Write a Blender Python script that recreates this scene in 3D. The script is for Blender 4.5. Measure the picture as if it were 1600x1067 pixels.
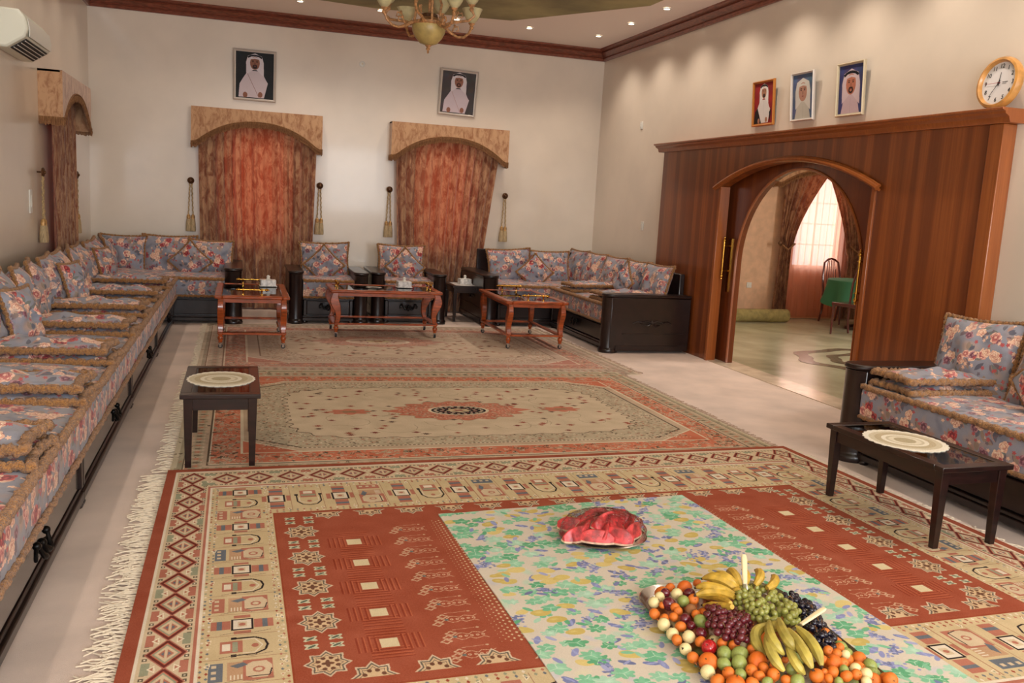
import bpy, bmesh, math, random
import numpy as np
from mathutils import Vector, Matrix

random.seed(7)
rng = np.random.default_rng(7)
PI = math.pi
for o in list(bpy.data.objects):
    bpy.data.objects.remove(o)
scn = bpy.context.scene
COL = scn.collection

# ------------------------------------------------------------------ camera
yaw, pit, rol = .3010, -.1531, .0564
fw = Vector((math.sin(yaw)*math.cos(pit), math.cos(yaw)*math.cos(pit), math.sin(pit)))
rt0 = Vector((math.cos(yaw), -math.sin(yaw), 0)); up0 = rt0.cross(fw)
rt = math.cos(rol)*rt0 + math.sin(rol)*up0
up = -math.sin(rol)*rt0 + math.cos(rol)*up0
cd = bpy.data.cameras.new('camera'); cam = bpy.data.objects.new('camera', cd); COL.objects.link(cam)
cd.sensor_width = 36; cd.lens = 1391.55*36/1600; cd.clip_start = .05
cam.matrix_world = Matrix(((rt.x, up.x, -fw.x, 0), (rt.y, up.y, -fw.y, 0), (rt.z, up.z, -fw.z, 1.65), (0, 0, 0, 1)))
scn.camera = cam

# ------------------------------------------------------------------ world, lights, exposure
scn.view_settings.view_transform = 'Standard'; scn.view_settings.look = 'None'
scn.view_settings.gamma = 1; scn.view_settings.exposure = 0.06
scn.view_settings.use_curve_mapping = False
w = bpy.data.worlds.new('world'); scn.world = w; w.use_nodes = True
bg = w.node_tree.nodes['Background']; bg.inputs[0].default_value = (.86, .92, 1, 1); bg.inputs[1].default_value = 1.3

def light(name, kind, loc, energy, col, size=.1, rot=(0, 0, 0), size_y=None, **k):
    d = bpy.data.lights.new(name, kind); d.energy = energy; d.color = col
    if kind == 'AREA':
        d.shape = 'RECTANGLE' if size_y else 'SQUARE'; d.size = size
        if size_y: d.size_y = size_y
    else: d.shadow_soft_size = size
    for a, b in k.items(): setattr(d, a, b)
    o = bpy.data.objects.new(name, d); COL.objects.link(o); o.location = loc; o.rotation_euler = rot
    return o
# daylight through the two big windows in the wall behind the camera, and one on the left wall behind it
light('window_daylight', 'AREA', (.2, -2.35, 2.1), 205, (.90, .95, 1), 1.9, (PI/2+.32, 0, 0), 2.0)
light('window_daylight', 'AREA', (3.4, -2.35, 2.1), 205, (.90, .95, 1), 1.9, (PI/2+.32, 0, 0), 2.0)
# daylight outside the curtained windows of the far wall and of the next room, then an added fill lamp
light('window_daylight', 'AREA', (.25, 13.32, 1.75), 6.5, (1, .93, .85), .9, (-PI/2, 0, 0), 1.5)
light('window_daylight', 'AREA', (2.88, 13.32, 1.75), 4.5, (1, .93, .85), .9, (-PI/2, 0, 0), 1.5)
light('window_daylight', 'AREA', (9.3, 13.4, 1.7), 28, (1, .94, .88), 1.1, (-PI/2, 0, 0), 1.7)
light('window_daylight', 'AREA', (10.3, 8.2, 1.9), 130, (1, .95, .9), 1.5, (0, PI/2, 0), 1.6)  # added fill to brighten the next room; no window on this side
SPOT_E, SPOT_C = 42, (1, .86, .73)

# ------------------------------------------------------------------ helpers: objects
def lin(c):
    return tuple(((x/255)/12.92 if x/255 <= .04045 else ((x/255+.055)/1.055)**2.4) for x in c[:3]) + (1,)

def props(o, label=None, cat=None, group=None, kind=None):
    if label: o['label'] = label
    if cat: o['category'] = cat
    if group: o['group'] = group
    if kind: o['kind'] = kind
    return o

def empty(name, loc=(0, 0, 0), rz=0, label=None, cat=None, group=None, kind=None):
    o = bpy.data.objects.new(name, None); COL.objects.link(o); o.empty_display_size = .1
    o.location = loc; o.rotation_euler = (0, 0, rz)
    return props(o, label, cat, group, kind)

class MB:
    def __init__(s): s.v = []; s.f = []; s.uv = None
    def add(s, vs, fs):
        n = len(s.v); s.v += [tuple(p) for p in vs]; s.f += [tuple(i+n for i in f) for f in fs]; return s
    def box(s, x0, x1, y0, y1, z0, z1):
        return s.add([(x0,y0,z0),(x1,y0,z0),(x1,y1,z0),(x0,y1,z0),(x0,y0,z1),(x1,y0,z1),(x1,y1,z1),(x0,y1,z1)],
                     [(0,3,2,1),(4,5,6,7),(0,1,5,4),(1,2,6,5),(2,3,7,6),(3,0,4,7)])
    def lathe(s, prof, c=(0, 0, 0), n=16, sx=1, sy=1, wob=0, nw=0):
        vs = []; fs = []
        for r, z in prof:
            for i in range(n):
                a = 2*PI*i/n; rr = r*(1+wob*math.cos(nw*a))
                vs.append((c[0]+rr*sx*math.cos(a), c[1]+rr*sy*math.sin(a), c[2]+z))
        m = len(prof)
        for j in range(m-1):
            for i in range(n):
                k = (i+1) % n; fs.append((j*n+i, j*n+k, (j+1)*n+k, (j+1)*n+i))
        fs.append(tuple(range(n))[::-1]); fs.append(tuple((m-1)*n+i for i in range(n)))
        return s.add(vs, fs)
    def tube(s, pts, r, n=8, closed=False, jit=0, rr=None, flat=1):
        pts = [Vector(p) for p in pts]; m = len(pts); vs = []; fs = []
        ref = None
        for j, p in enumerate(pts):
            if closed: t = pts[(j+1) % m]-pts[j-1]
            else: t = pts[min(j+1, m-1)]-pts[max(j-1, 0)]
            t = t.normalized() if t.length > 1e-9 else Vector((0, 0, 1))
            if ref is None:
                ref = Vector((0, 0, 1)) if abs(t.z) < .9 else Vector((1, 0, 0))
            b = t.cross(ref)
            if b.length < 1e-4: b = t.cross(Vector((0, 1, 0)))
            b.normalize(); nn = b.cross(t); ref = nn
            rad = r[j] if isinstance(r, (list, tuple)) else r
            for i in range(n):
                a = 2*PI*i/n; q = rad*(1+(rr.random()-.5)*2*jit if jit else 1)
                vs.append(p + b*math.cos(a)*q + nn*math.sin(a)*q*flat)
        for j in range(m if closed else m-1):
            k = (j+1) % m
            for i in range(n):
                i2 = (i+1) % n; fs.append((j*n+i, j*n+i2, k*n+i2, k*n+i))
        if not closed:
            fs.append(tuple(range(n))[::-1]); fs.append(tuple((m-1)*n+i for i in range(n)))
        return s.add(vs, fs)
    def prism(s, poly, a0, a1, axis='y'):
        """poly in the two other axes, extruded from a0 to a1 along axis"""
        def P(p, a):
            return {'x': (a, p[0], p[1]), 'y': (p[0], a, p[1]), 'z': (p[0], p[1], a)}[axis]
        n = len(poly)
        vs = [P(p, a0) for p in poly]+[P(p, a1) for p in poly]
        fs = [tuple(range(n)), tuple(range(2*n-1, n-1, -1))]
        for i in range(n):
            k = (i+1) % n; fs.append((i, n+i, n+k, k))
        return s.add(vs, fs)
    def sphere(s, c, r, n=12, m=8, sx=1, sy=1, sz=1):
        prof = [(max(r*math.sin(PI*j/m), 1e-4), -r*math.cos(PI*j/m)*sz) for j in range(m+1)]
        return s.lathe(prof, c, n, sx, sy)
    def grid(s, fn, nu, nv, uvfn=None):
        base = len(s.v)
        for j in range(nv+1):
            for i in range(nu+1):
                s.v.append(tuple(fn(i/nu, j/nv)))
        for j in range(nv):
            for i in range(nu):
                a = base+j*(nu+1)+i; s.f.append((a, a+1, a+nu+2, a+nu+1))
        return s
    def mesh(s, name, smooth=True, angle=40):
        me = bpy.data.meshes.new(name); me.from_pydata(s.v, [], s.f)
        bm = bmesh.new(); bm.from_mesh(me); bmesh.ops.recalc_face_normals(bm, faces=bm.faces); bm.to_mesh(me); bm.free()
        if smooth:
            me.polygons.foreach_set('use_smooth', [True]*len(me.polygons))
            try: me.set_sharp_from_angle(angle=math.radians(angle))
            except Exception: pass
        me.update()
        return me

def ob(name, mb, mat, parent=None, loc=(0, 0, 0), rot=(0, 0, 0), bevel=0, smooth=True, angle=40, label=None, cat=None, group=None, kind=None):
    me = mb.mesh(name, smooth, angle) if isinstance(mb, MB) else mb
    if mat and not me.materials: me.materials.append(mat)
    o = bpy.data.objects.new(name, me); COL.objects.link(o)
    o.parent = parent; o.location = loc; o.rotation_euler = rot
    if bevel:
        m = o.modifiers.new('bevel', 'BEVEL'); m.width = bevel; m.segments = 2; m.limit_method = 'ANGLE'; m.angle_limit = math.radians(50)
    return props(o, label, cat, group, kind)

CH = {}
def copy_tree(o, loc=None, rot=None, label=None, parent=None):
    c = o.copy(); COL.objects.link(c)
    if parent is not None: c.parent = parent
    if loc is not None: c.location = loc
    if rot is not None: c.rotation_euler = rot
    if label: c['label'] = label
    for ch in [x for x in KIDS.get(o.name, [])]:
        k = copy_tree(ch, parent=c)
        KIDS.setdefault(c.name, []).append(k)
    return c
KIDS = {}
def kids(o, *ch):
    KIDS.setdefault(o.name, []).extend(ch); return o
def regkids(root):
    for x in list(COL.objects):
        if x.parent is not None:
            KIDS.setdefault(x.parent.name, [])
            if x not in KIDS[x.parent.name]: KIDS[x.parent.name].append(x)

# ------------------------------------------------------------------ helpers: materials
def newmat(name):
    m = bpy.data.materials.new(name); m.use_nodes = True
    nt = m.node_tree; b = nt.nodes['Principled BSDF']
    return m, nt, b
def mat(name, col, rough=.5, metal=0, var=0, vscale=8, bump=0, bscale=60, coat=0, spec=None, stretch=None, col2=None, sheen=0):
    m, nt, b = newmat(name); N = nt.nodes; L = nt.links
    b.inputs['Base Color'].default_value = lin(col); b.inputs['Roughness'].default_value = rough
    b.inputs['Metallic'].default_value = metal
    if coat: b.inputs['Coat Weight'].default_value = coat; b.inputs['Coat Roughness'].default_value = .08
    if spec is not None: b.inputs['Specular IOR Level'].default_value = spec
    if sheen: b.inputs['Sheen Weight'].default_value = sheen
    if var or bump:
        tc = N.new('ShaderNodeTexCoord'); mp = N.new('ShaderNodeMapping'); L.new(tc.outputs['Object'], mp.inputs[0])
        if stretch: mp.inputs['Scale'].default_value = stretch
    if var or col2:
        no = N.new('ShaderNodeTexNoise'); no.inputs['Scale'].default_value = vscale; no.inputs['Detail'].default_value = 5
        L.new(mp.outputs[0], no.inputs['Vector'])
        r = N.new('ShaderNodeValToRGB'); r.color_ramp.elements[0].position = .35; r.color_ramp.elements[1].position = .65
        c2 = col2 if col2 else tuple(min(255, x*(1+var)) for x in col)
        c1 = col if col2 else tuple(x*(1-var) for x in col)
        r.color_ramp.elements[0].color = lin(c1); r.color_ramp.elements[1].color = lin(c2)
        L.new(no.outputs['Fac'], r.inputs[0]); L.new(r.outputs[0], b.inputs['Base Color'])
    if bump:
        n2 = N.new('ShaderNodeTexNoise'); n2.inputs['Scale'].default_value = bscale; n2.inputs['Detail'].default_value = 3
        L.new(mp.outputs[0], n2.inputs['Vector'])
        bp = N.new('ShaderNodeBump'); bp.inputs['Strength'].default_value = bump; bp.inputs['Distance'].default_value = .01
        L.new(n2.outputs['Fac'], bp.inputs['Height']); L.new(bp.outputs[0], b.inputs['Normal'])
    return m

def veneer(name, c1, c2, c3, strip=.11, rough=.3, grain=(60, 60, 1.2), coat=.25):
    """wood veneer with upright grain, laid in strips of slightly different tone"""
    m, nt, b = newmat(name); N = nt.nodes; L = nt.links
    tc = N.new('ShaderNodeTexCoord'); mp = N.new('ShaderNodeMapping'); mp.inputs['Scale'].default_value = grain
    L.new(tc.outputs['Object'], mp.inputs[0])
    no = N.new('ShaderNodeTexNoise'); no.inputs['Scale'].default_value = 1; no.inputs['Detail'].default_value = 6; no.inputs['Roughness'].default_value = .6
    L.new(mp.outputs[0], no.inputs['Vector'])
    r = N.new('ShaderNodeValToRGB'); e = r.color_ramp.elements; e[0].position = .3; e[1].position = .7
    e[0].color = lin(c1); e[1].color = lin(c2); L.new(no.outputs['Fac'], r.inputs[0])
    wv = N.new('ShaderNodeTexNoise'); wv.inputs['Scale'].default_value = 1; wv.inputs['Detail'].default_value = 1
    mp2 = N.new('ShaderNodeMapping'); mp2.inputs['Scale'].default_value = (.9/strip, .9/strip, .12); L.new(tc.outputs['Object'], mp2.inputs[0])
    L.new(mp2.outputs[0], wv.inputs['Vector'])
    r2 = N.new('ShaderNodeValToRGB'); r2.color_ramp.elements[0].position = .44; r2.color_ramp.elements[1].position = .56
    r2.color_ramp.elements[0].color = (0, 0, 0, 1); r2.color_ramp.elements[1].color = (.65, .65, .65, 1)
    L.new(wv.outputs['Fac'], r2.inputs[0])
    mx = N.new('ShaderNodeMix'); mx.data_type = 'RGBA'; mx.inputs['B'].default_value = lin(c3)
    L.new(r2.outputs[0], mx.inputs['Factor']); L.new(r.outputs[0], mx.inputs['A']); L.new(mx.outputs['Result'], b.inputs['Base Color'])
    b.inputs['Roughness'].default_value = rough; b.inputs['Coat Weight'].default_value = coat; b.inputs['Coat Roughness'].default_value = .12
    return m

# painted patterns are drawn into generated images (no files)
class Cv:
    def __init__(s, w, h, ppm, bg, wrap=False):
        s.w, s.h, s.p = w, h, ppm; s.W, s.H = int(w*ppm), int(h*ppm)
        s.a = np.empty((s.H, s.W, 3), np.float32); s.a[:] = bg; s.wrap = wrap
    def _win(s, x0, x1, y0, y1):
        i0 = int(math.floor(x0*s.p)); i1 = int(math.ceil(x1*s.p))+1; j0 = int(math.floor(y0*s.p)); j1 = int(math.ceil(y1*s.p))+1
        if not s.wrap: i0, i1, j0, j1 = max(i0, 0), min(i1, s.W), max(j0, 0), min(j1, s.H)
        if i1 <= i0 or j1 <= j0: return None
        ii = np.arange(i0, i1); jj = np.arange(j0, j1)
        X, Y = np.meshgrid((ii+.5)/s.p, (jj+.5)/s.p)
        return ii % s.W if s.wrap else ii, jj % s.H if s.wrap else jj, X, Y
    def _put(s, ii, jj, m, col, al=1):
        ix = np.ix_(jj, ii); sub = s.a[ix]
        k = (m*al)[..., None]; s.a[ix] = sub*(1-k)+np.array(col, np.float32)*k
    def ell(s, cx, cy, rx, ry, col, rot=0, wob=0, n=0, ph=0, al=1, soft=0, inner=0):
        R = max(rx, ry)*(1+wob)*1.05; q = s._win(cx-R, cx+R, cy-R, cy+R)
        if q is None: return
        ii, jj, X, Y = q; c, sn = math.cos(rot), math.sin(rot)
        u = ((X-cx)*c+(Y-cy)*sn)/rx; v = (-(X-cx)*sn+(Y-cy)*c)/ry
        r = np.hypot(u, v)
        if wob: r = r/(1+wob*np.cos(n*np.arctan2(v, u)+ph))
        m = np.clip((1-r)/soft, 0, 1) if soft else (r < 1).astype(np.float32)
        if inner: m = m*(r > inner)
        s._put(ii, jj, m, col, al)
    def poly(s, pts, col, al=1):
        xs = [p[0] for p in pts]; ys = [p[1] for p in pts]
        q = s._win(min(xs), max(xs), min(ys), max(ys))
        if q is None: return
        ii, jj, X, Y = q; m = np.zeros(X.shape, bool); n = len(pts)
        for k in range(n):
            (x1, y1), (x2, y2) = pts[k], pts[(k+1) % n]
            if y1 == y2: continue
            c = ((y1 > Y) != (y2 > Y)) & (X < (x2-x1)*(Y-y1)/(y2-y1)+x1); m ^= c
        s._put(ii, jj, m.astype(np.float32), col, al)
    def rect(s, x0, x1, y0, y1, col, al=1):
        s.poly([(x0, y0), (x1, y0), (x1, y1), (x0, y1)], col, al)
    def line(s, p, q, w, col, al=1):
        dx, dy = q[0]-p[0], q[1]-p[1]; l = math.hypot(dx, dy) or 1e-6; nx, ny = -dy/l*w/2, dx/l*w/2
        s.poly([(p[0]+nx, p[1]+ny), (q[0]+nx, q[1]+ny), (q[0]-nx, q[1]-ny), (p[0]-nx, p[1]-ny)], col, al)
    def pl(s, pts, w, col, al=1):
        for a, b in zip(pts[:-1], pts[1:]): s.line(a, b, w, col, al)
    def diam(s, cx, cy, rx, ry, col): s.poly([(cx-rx, cy), (cx, cy+ry), (cx+rx, cy), (cx, cy-ry)], col)
    def noise(s, amt=6, low=6):
        s.a += rng.normal(0, amt, s.a.shape[:2])[..., None]
        g = rng.normal(0, low, (s.H//24+2, s.W//24+2)); g = np.kron(g, np.ones((24, 24)))[:s.H, :s.W]
        for ax in (0, 1):
            k = sum(np.roll(g, d, ax) for d in range(-12, 13, 3))/9; g = k
        s.a += g[..., None]
    def image(s, name):
        im = bpy.data.images.new(name, s.W, s.H); buf = np.ones((s.H, s.W, 4), np.float32)
        buf[..., :3] = np.clip(s.a/255, 0, 1); im.pixels.foreach_set(buf.ravel()); im.pack()
        return im

def imgmat(name, im, rough=.9, bump=0, bscale=400, box=False, tile=1., spec=.3, sheen=0, coat=0, rand=True):
    m, nt, b = newmat(name); N = nt.nodes; L = nt.links
    t = N.new('ShaderNodeTexImage'); t.image = im; tc = N.new('ShaderNodeTexCoord')
    if box:
        t.projection = 'BOX'; t.projection_blend = .15
        mp = N.new('ShaderNodeMapping'); mp.inputs['Scale'].default_value = (1/tile,)*3; L.new(tc.outputs['Object'], mp.inputs[0])
        oi = N.new('ShaderNodeObjectInfo'); ml = N.new('ShaderNodeVectorMath'); ml.operation = 'MULTIPLY'; ml.inputs[1].default_value = (3.1, 5.3, 7.7)
        L.new(oi.outputs['Random'], ml.inputs[0]); L.new(ml.outputs[0], mp.inputs['Location']); L.new(mp.outputs[0], t.inputs[0])
    else: L.new(tc.outputs['UV'], t.inputs[0])
    L.new(t.outputs[0], b.inputs['Base Color'])
    b.inputs['Roughness'].default_value = rough; b.inputs['Specular IOR Level'].default_value = spec
    if sheen: b.inputs['Sheen Weight'].default_value = sheen; b.inputs['Sheen Roughness'].default_value = .5
    if coat: b.inputs['Coat Weight'].default_value = coat
    if bump:
        n2 = N.new('ShaderNodeTexNoise'); n2.inputs['Scale'].default_value = bscale; L.new(tc.outputs['Object'], n2.inputs['Vector'])
        bp = N.new('ShaderNodeBump'); bp.inputs['Strength'].default_value = bump; bp.inputs['Distance'].default_value = .004
        L.new(n2.outputs['Fac'], bp.inputs['Height']); L.new(bp.outputs[0], b.inputs['Normal'])
    return m

# ------------------------------------------------------------------ plain materials
M_wall = mat('wall_paint', (222, 208, 190), .30, var=.02, vscale=1.5, coat=.18, spec=.5)
M_ceil = mat('ceiling_paint', (250, 238, 228), .6, spec=.3)
M_olive = mat('ceiling_olive', (150, 142, 98), .7, var=.14, vscale=1.6)
M_carpet = mat('beige_carpet', (228, 207, 193), .95, var=.045, vscale=2.2, bump=.5, bscale=350, spec=.1)
M_crown = mat('crown_wood', (122, 66, 48), .35, var=.18, vscale=14, stretch=(1, 1, 8), coat=.2)
M_panel = veneer('door_veneer', (124, 62, 25), (152, 84, 38), (98, 46, 19))
M_trimw = veneer('door_trim_wood', (134, 70, 28), (166, 94, 44), (140, 74, 32), coat=.35)
M_leafw = veneer('door_leaf_wood', (100, 46, 18), (128, 64, 28), (94, 42, 17), coat=.4, rough=.25)
M_mahog = mat('dark_mahogany', (30, 14, 12), .28, var=.25, vscale=10, stretch=(1, 1, 4), coat=.25)
M_blackw = mat('black_wood', (30, 17, 15), .30, var=.2, vscale=12, coat=.2)
M_drawer = mat('polished_dark_panel', (46, 36, 32), .22, var=.2, vscale=6, coat=.5, spec=.8)
M_iron = mat('blackened_metal', (22, 20, 20), .35, .7)
M_orangew = mat('orange_wood', (148, 66, 24), .28, var=.2, vscale=9, stretch=(1, 1, 5), coat=.45)
M_brass = mat('brass', (214, 164, 72), .18, 1)
M_oldgold = mat('antique_gold', (178, 138, 84), .4, .35, var=.2, vscale=30)
M_chrome = mat('chrome', (205, 205, 205), .15, 1)
M_rubber = mat('caster_rubber', (25, 25, 25), .6)
M_fringe = mat('gold_fringe', (184, 128, 62), .9, col2=(122, 76, 32), vscale=120, bump=1, bscale=220, sheen=.3)
M_white = mat('white_plastic', (225, 222, 212), .35)
M_acw = mat('ac_plastic', (222, 222, 205), .35)
M_dark = mat('dark_slot', (18, 17, 18), .6)
M_silver = mat('steel_tray', (190, 185, 180), .22, 1)
M_marble = mat('white_marble_box', (215, 210, 204), .3, var=.12, vscale=30)
M_rosette = mat('bronze_rosette', (96, 64, 40), .4, .6, bump=.5, bscale=90)
M_cord = mat('gold_cord', (176, 150, 108), .7, var=.2, vscale=120, bump=.6, bscale=200)
M_tassel = mat('tassel_thread', (190, 165, 125), .8, var=.15, vscale=50, stretch=(6, 6, .4), bump=.6, bscale=150)
M_glaze = mat('cream_shade_glass', (196, 184, 140), .35, var=.08, vscale=12)
M_chgold = mat('painted_gold', (176, 128, 84), .45, .1, var=.2, vscale=40)

# smoked glass in the table tops
def glassmat(name, col, rough=.03, trans=.9, ior=1.45):
    m, nt, b = newmat(name); b.inputs['Base Color'].default_value = lin(col); b.inputs['Roughness'].default_value = rough
    b.inputs['Transmission Weight'].default_value = trans; b.inputs['IOR'].default_value = ior
    return m
def tintglass(name, tint):
    m, nt, b = newmat(name); N = nt.nodes; L = nt.links
    t = N.new('ShaderNodeBsdfTransparent'); t.inputs[0].default_value = lin(tint); g = N.new('ShaderNodeBsdfGlossy'); g.inputs['Roughness'].default_value = .03
    f = N.new('ShaderNodeFresnel'); f.inputs[0].default_value = 1.5; mx = N.new('ShaderNodeMixShader')
    L.new(f.outputs[0], mx.inputs[0]); L.new(t.outputs[0], mx.inputs[1]); L.new(g.outputs[0], mx.inputs[2]); L.new(mx.outputs[0], N['Material Output'].inputs[0]); return m
M_smoke = tintglass('smoked_glass', (112, 96, 88))
M_brownglass = tintglass('brown_table_glass', (186, 164, 152))

# crushed velvet curtain, lets some window light through
def velvet(name, trans, c1=(184, 138, 102), c2=(122, 70, 46), tcol=(235, 72, 34), sc=13, lo=.42, hi=.58):
    m, nt, b = newmat(name); N = nt.nodes; L = nt.links
    tc = N.new('ShaderNodeTexCoord'); mp = N.new('ShaderNodeMapping'); mp.inputs['Scale'].default_value = (1, 1, .45); L.new(tc.outputs['Object'], mp.inputs[0])
    no = N.new('ShaderNodeTexNoise'); no.inputs['Scale'].default_value = sc; no.inputs['Detail'].default_value = 9; no.inputs['Roughness'].default_value = .7; no.inputs['Distortion'].default_value = .8
    L.new(mp.outputs[0], no.inputs['Vector'])
    r = N.new('ShaderNodeValToRGB'); r.color_ramp.elements[0].position = lo; r.color_ramp.elements[1].position = hi
    r.color_ramp.elements[0].color = lin(c2); r.color_ramp.elements[1].color = lin(c1); L.new(no.outputs['Fac'], r.inputs[0])
    L.new(r.outputs[0], b.inputs['Base Color']); b.inputs['Roughness'].default_value = .75
    b.inputs['Sheen Weight'].default_value = .25; b.inputs['Specular IOR Level'].default_value = .2
    bp = N.new('ShaderNodeBump'); bp.inputs['Strength'].default_value = .35; bp.inputs['Distance'].default_value = .01
    L.new(no.outputs['Fac'], bp.inputs['Height']); L.new(bp.outputs[0], b.inputs['Normal'])
    if trans:
        t = N.new('ShaderNodeBsdfTranslucent'); t.inputs[0].default_value = lin(tcol)
        mx = N.new('ShaderNodeMixShader'); mx.inputs[0].default_value = trans
        L.new(b.outputs[0], mx.inputs[1]); L.new(t.outputs[0], mx.inputs[2]); L.new(mx.outputs[0], N['Material Output'].inputs[0])
    return m
M_velvet = velvet('crushed_velvet', .15, (188, 146, 110), (128, 82, 58))
M_pelmet = velvet('pelmet_velvet', 0, (198, 156, 118), (150, 100, 68), sc=15, lo=.34, hi=.56)
M_pfringe = mat('pelmet_fringe', (170, 122, 78), .85, col2=(112, 72, 42), vscale=26, stretch=(7, 7, .4), bump=.8, bscale=60)
M_brocade = velvet('brown_brocade', .08, (156, 112, 80), (100, 60, 42), (200, 90, 50))
def sheermat():
    m, nt, b = newmat('pink_sheer'); N = nt.nodes; L = nt.links
    d = N.new('ShaderNodeBsdfDiffuse'); d.inputs[0].default_value = lin((214, 150, 128))
    t = N.new('ShaderNodeBsdfTranslucent'); t.inputs[0].default_value = lin((250, 200, 180))
    p = N.new('ShaderNodeBsdfTransparent'); p.inputs[0].default_value = lin((255, 225, 212))
    a = N.new('ShaderNodeMixShader'); a.inputs[0].default_value = .55; c = N.new('ShaderNodeMixShader'); c.inputs[0].default_value = .38
    L.new(d.outputs[0], a.inputs[1]); L.new(t.outputs[0], a.inputs[2]); L.new(a.outputs[0], c.inputs[1]); L.new(p.outputs[0], c.inputs[2])
    L.new(c.outputs[0], N['Material Output'].inputs[0]); return m
M_sheer = sheermat()

# ------------------------------------------------------------------ painted fabric: blue grey with roses
def floral():
    c = Cv(.75, .75, 1100, (140, 140, 150), wrap=True)
    R = random.Random(3)
    for _ in range(70): c.ell(R.random()*.75, R.random()*.75, R.uniform(.03, .09), R.uniform(.02, .05), R.choice([(160, 136, 128), (130, 132, 144), (104, 108, 124), (172, 142, 126)]), R.random()*3, al=.5, soft=.7)
    def leaf(x, y, l, w_, a, col):
        pts = [(x+math.cos(a)*l*t+math.sin(a)*w_*s_*math.sin(PI*t), y+math.sin(a)*l*t-math.cos(a)*w_*s_*math.sin(PI*t)) for s_, tt in ((1, (0, .2, .4, .6, .8, 1)), (-1, (.8, .6, .4, .2))) for t in tt]
        c.poly(pts, col)
    def rose(x, y, r, pal):
        for k in range(6):
            a = k*PI/3+R.random(); c.ell(x+math.cos(a)*r*.5, y+math.sin(a)*r*.5, r*.55, r*.45, pal[k % 2], a, .1, 3, R.random()*6)
        for k in range(5):
            rr = r*(.8-.16*k); c.ell(x+R.uniform(-.1, .1)*r, y+R.uniform(-.1, .1)*r, rr, rr*.88, pal[(k+1) % len(pal)], R.random()*3, .14, 5, R.random()*6)
            c.ell(x, y, rr, rr*.88, pal[-1], R.random()*3, .14, 5, R.random()*6, inner=.86, al=.6)
    cream = [(236, 204, 174), (220, 172, 146), (240, 216, 190), (190, 130, 112)]
    pink = [(216, 152, 136), (232, 190, 168), (196, 116, 108), (158, 84, 84)]
    red = [(176, 58, 58), (204, 100, 92), (150, 44, 52), (118, 36, 46)]
    plum = [(146, 96, 108), (176, 132, 136), (120, 70, 86), (96, 54, 66)]
    for i in range(4):
        for j in range(4):
            x = (i+.5+R.uniform(-.25, .25))*.1875; y = (j+.5+R.uniform(-.25, .25))*.1875
            for k in range(R.randint(9, 13)):
                a = R.random()*2*PI; leaf(x+math.cos(a)*.03, y+math.sin(a)*.03, R.uniform(.04, .085), .014, a, R.choice([(92, 92, 104), (112, 116, 112), (146, 126, 112), (110, 92, 100), (166, 132, 120)]))
            for k in range(R.randint(3, 5)):
                a = R.random()*2*PI; d = .05 if k < 4 else .0
                rose(x+math.cos(a)*d, y+math.sin(a)*d, R.uniform(.026, .042), R.choice([cream, cream, cream, pink, red, plum, pink]))
            for k in range(9):
                a = R.random()*2*PI; q = R.uniform(.06, .11); c.ell(x+math.cos(a)*q, y+math.sin(a)*q, .012, .009, R.choice([(226, 184, 156), (176, 80, 80), (110, 96, 104)]), wob=.3, n=5)
    c.noise(4, 3); return c.image('floral_fabric')
M_floral = imgmat('floral_fabric', floral(), .55, .3, 60, box=True, tile=.75, spec=.35, sheen=.15)

# ------------------------------------------------------------------ painted tablecloth
def cloth_img():
    c = Cv(1.5, 2.45, 430, (208, 196, 178)); R = random.Random(11)
    G = [(110, 176, 136), (96, 164, 120), (146, 194, 160), (126, 186, 148), (166, 202, 176)]
    Yl = [(204, 182, 106), (212, 190, 122), (196, 172, 96)]; B = [(138, 142, 184), (120, 126, 168), (162, 164, 198), (110, 116, 150)]
    for _ in range(260): c.ell(R.random()*1.5, R.random()*2.45, R.uniform(.03, .06), R.uniform(.02, .035), R.choice([(170, 204, 180), (214, 206, 170), (188, 188, 200)]), R.random()*3, al=.6, soft=.7)
    def leafs(x, y, r, a):
        col = R.choice(G); lobes = R.choice((5, 7)); n = lobes*4; pts = []
        for k in range(n):
            t = 2*PI*k/n; q = r*(.62+.38*abs(math.cos(lobes*t/2)))*R.uniform(.86, 1.12); pts.append((x+q*math.cos(t+a), y+q*.8*math.sin(t+a)))
        c.poly(pts, col)
        c.ell(x+r*.2, y, r*.5, r*.35, tuple(min(255, v+26) for v in col), a, al=.6, soft=.8)
        for k in range(3): c.line((x, y), (x+r*.8*math.cos(a+k*2), y+r*.6*math.sin(a+k*2)), .003, (190, 214, 190))
    kinds = [(i, j) for i in range(19) for j in range(32)]
    R.shuffle(kinds)
    for i, j in kinds:
        x = (i+.5+R.uniform(-.4, .4))*.079; y = (j+.5+R.uniform(-.4, .4))*.0766; q = R.random()
        if q < .46: leafs(x, y, R.uniform(.034, .058), R.random()*6)
        elif q < .72:
            rx = R.uniform(.028, .050); c.ell(x, y, rx, rx*.6, R.choice(Yl), R.uniform(-.5, .5), .06, 3, R.random()*6); c.ell(x-rx*.2, y+rx*.1, rx*.5, rx*.28, (214, 196, 128), al=.6, soft=.7)
        elif q < .88:
            a = R.random()*3
            for k in range(44):
                g1, g2 = R.gauss(0, .026), R.gauss(0, .012); c.ell(x+g1*math.cos(a)-g2*math.sin(a), y+g1*math.sin(a)+g2*math.cos(a), .0075, .006, R.choice(B))
        else: c.ell(x, y, .034, .013, R.choice(B[:2]+B[3:]), R.random()*3); c.ell(x, y, .024, .006, (150, 156, 196), R.random()*3)
        if R.random() < .6: c.ell(x+R.uniform(-.06, .06), y+R.uniform(-.06, .06), .026, .011, R.choice(B+G), R.random()*3)
    c.noise(3, 2); return c.image('tablecloth')

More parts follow.
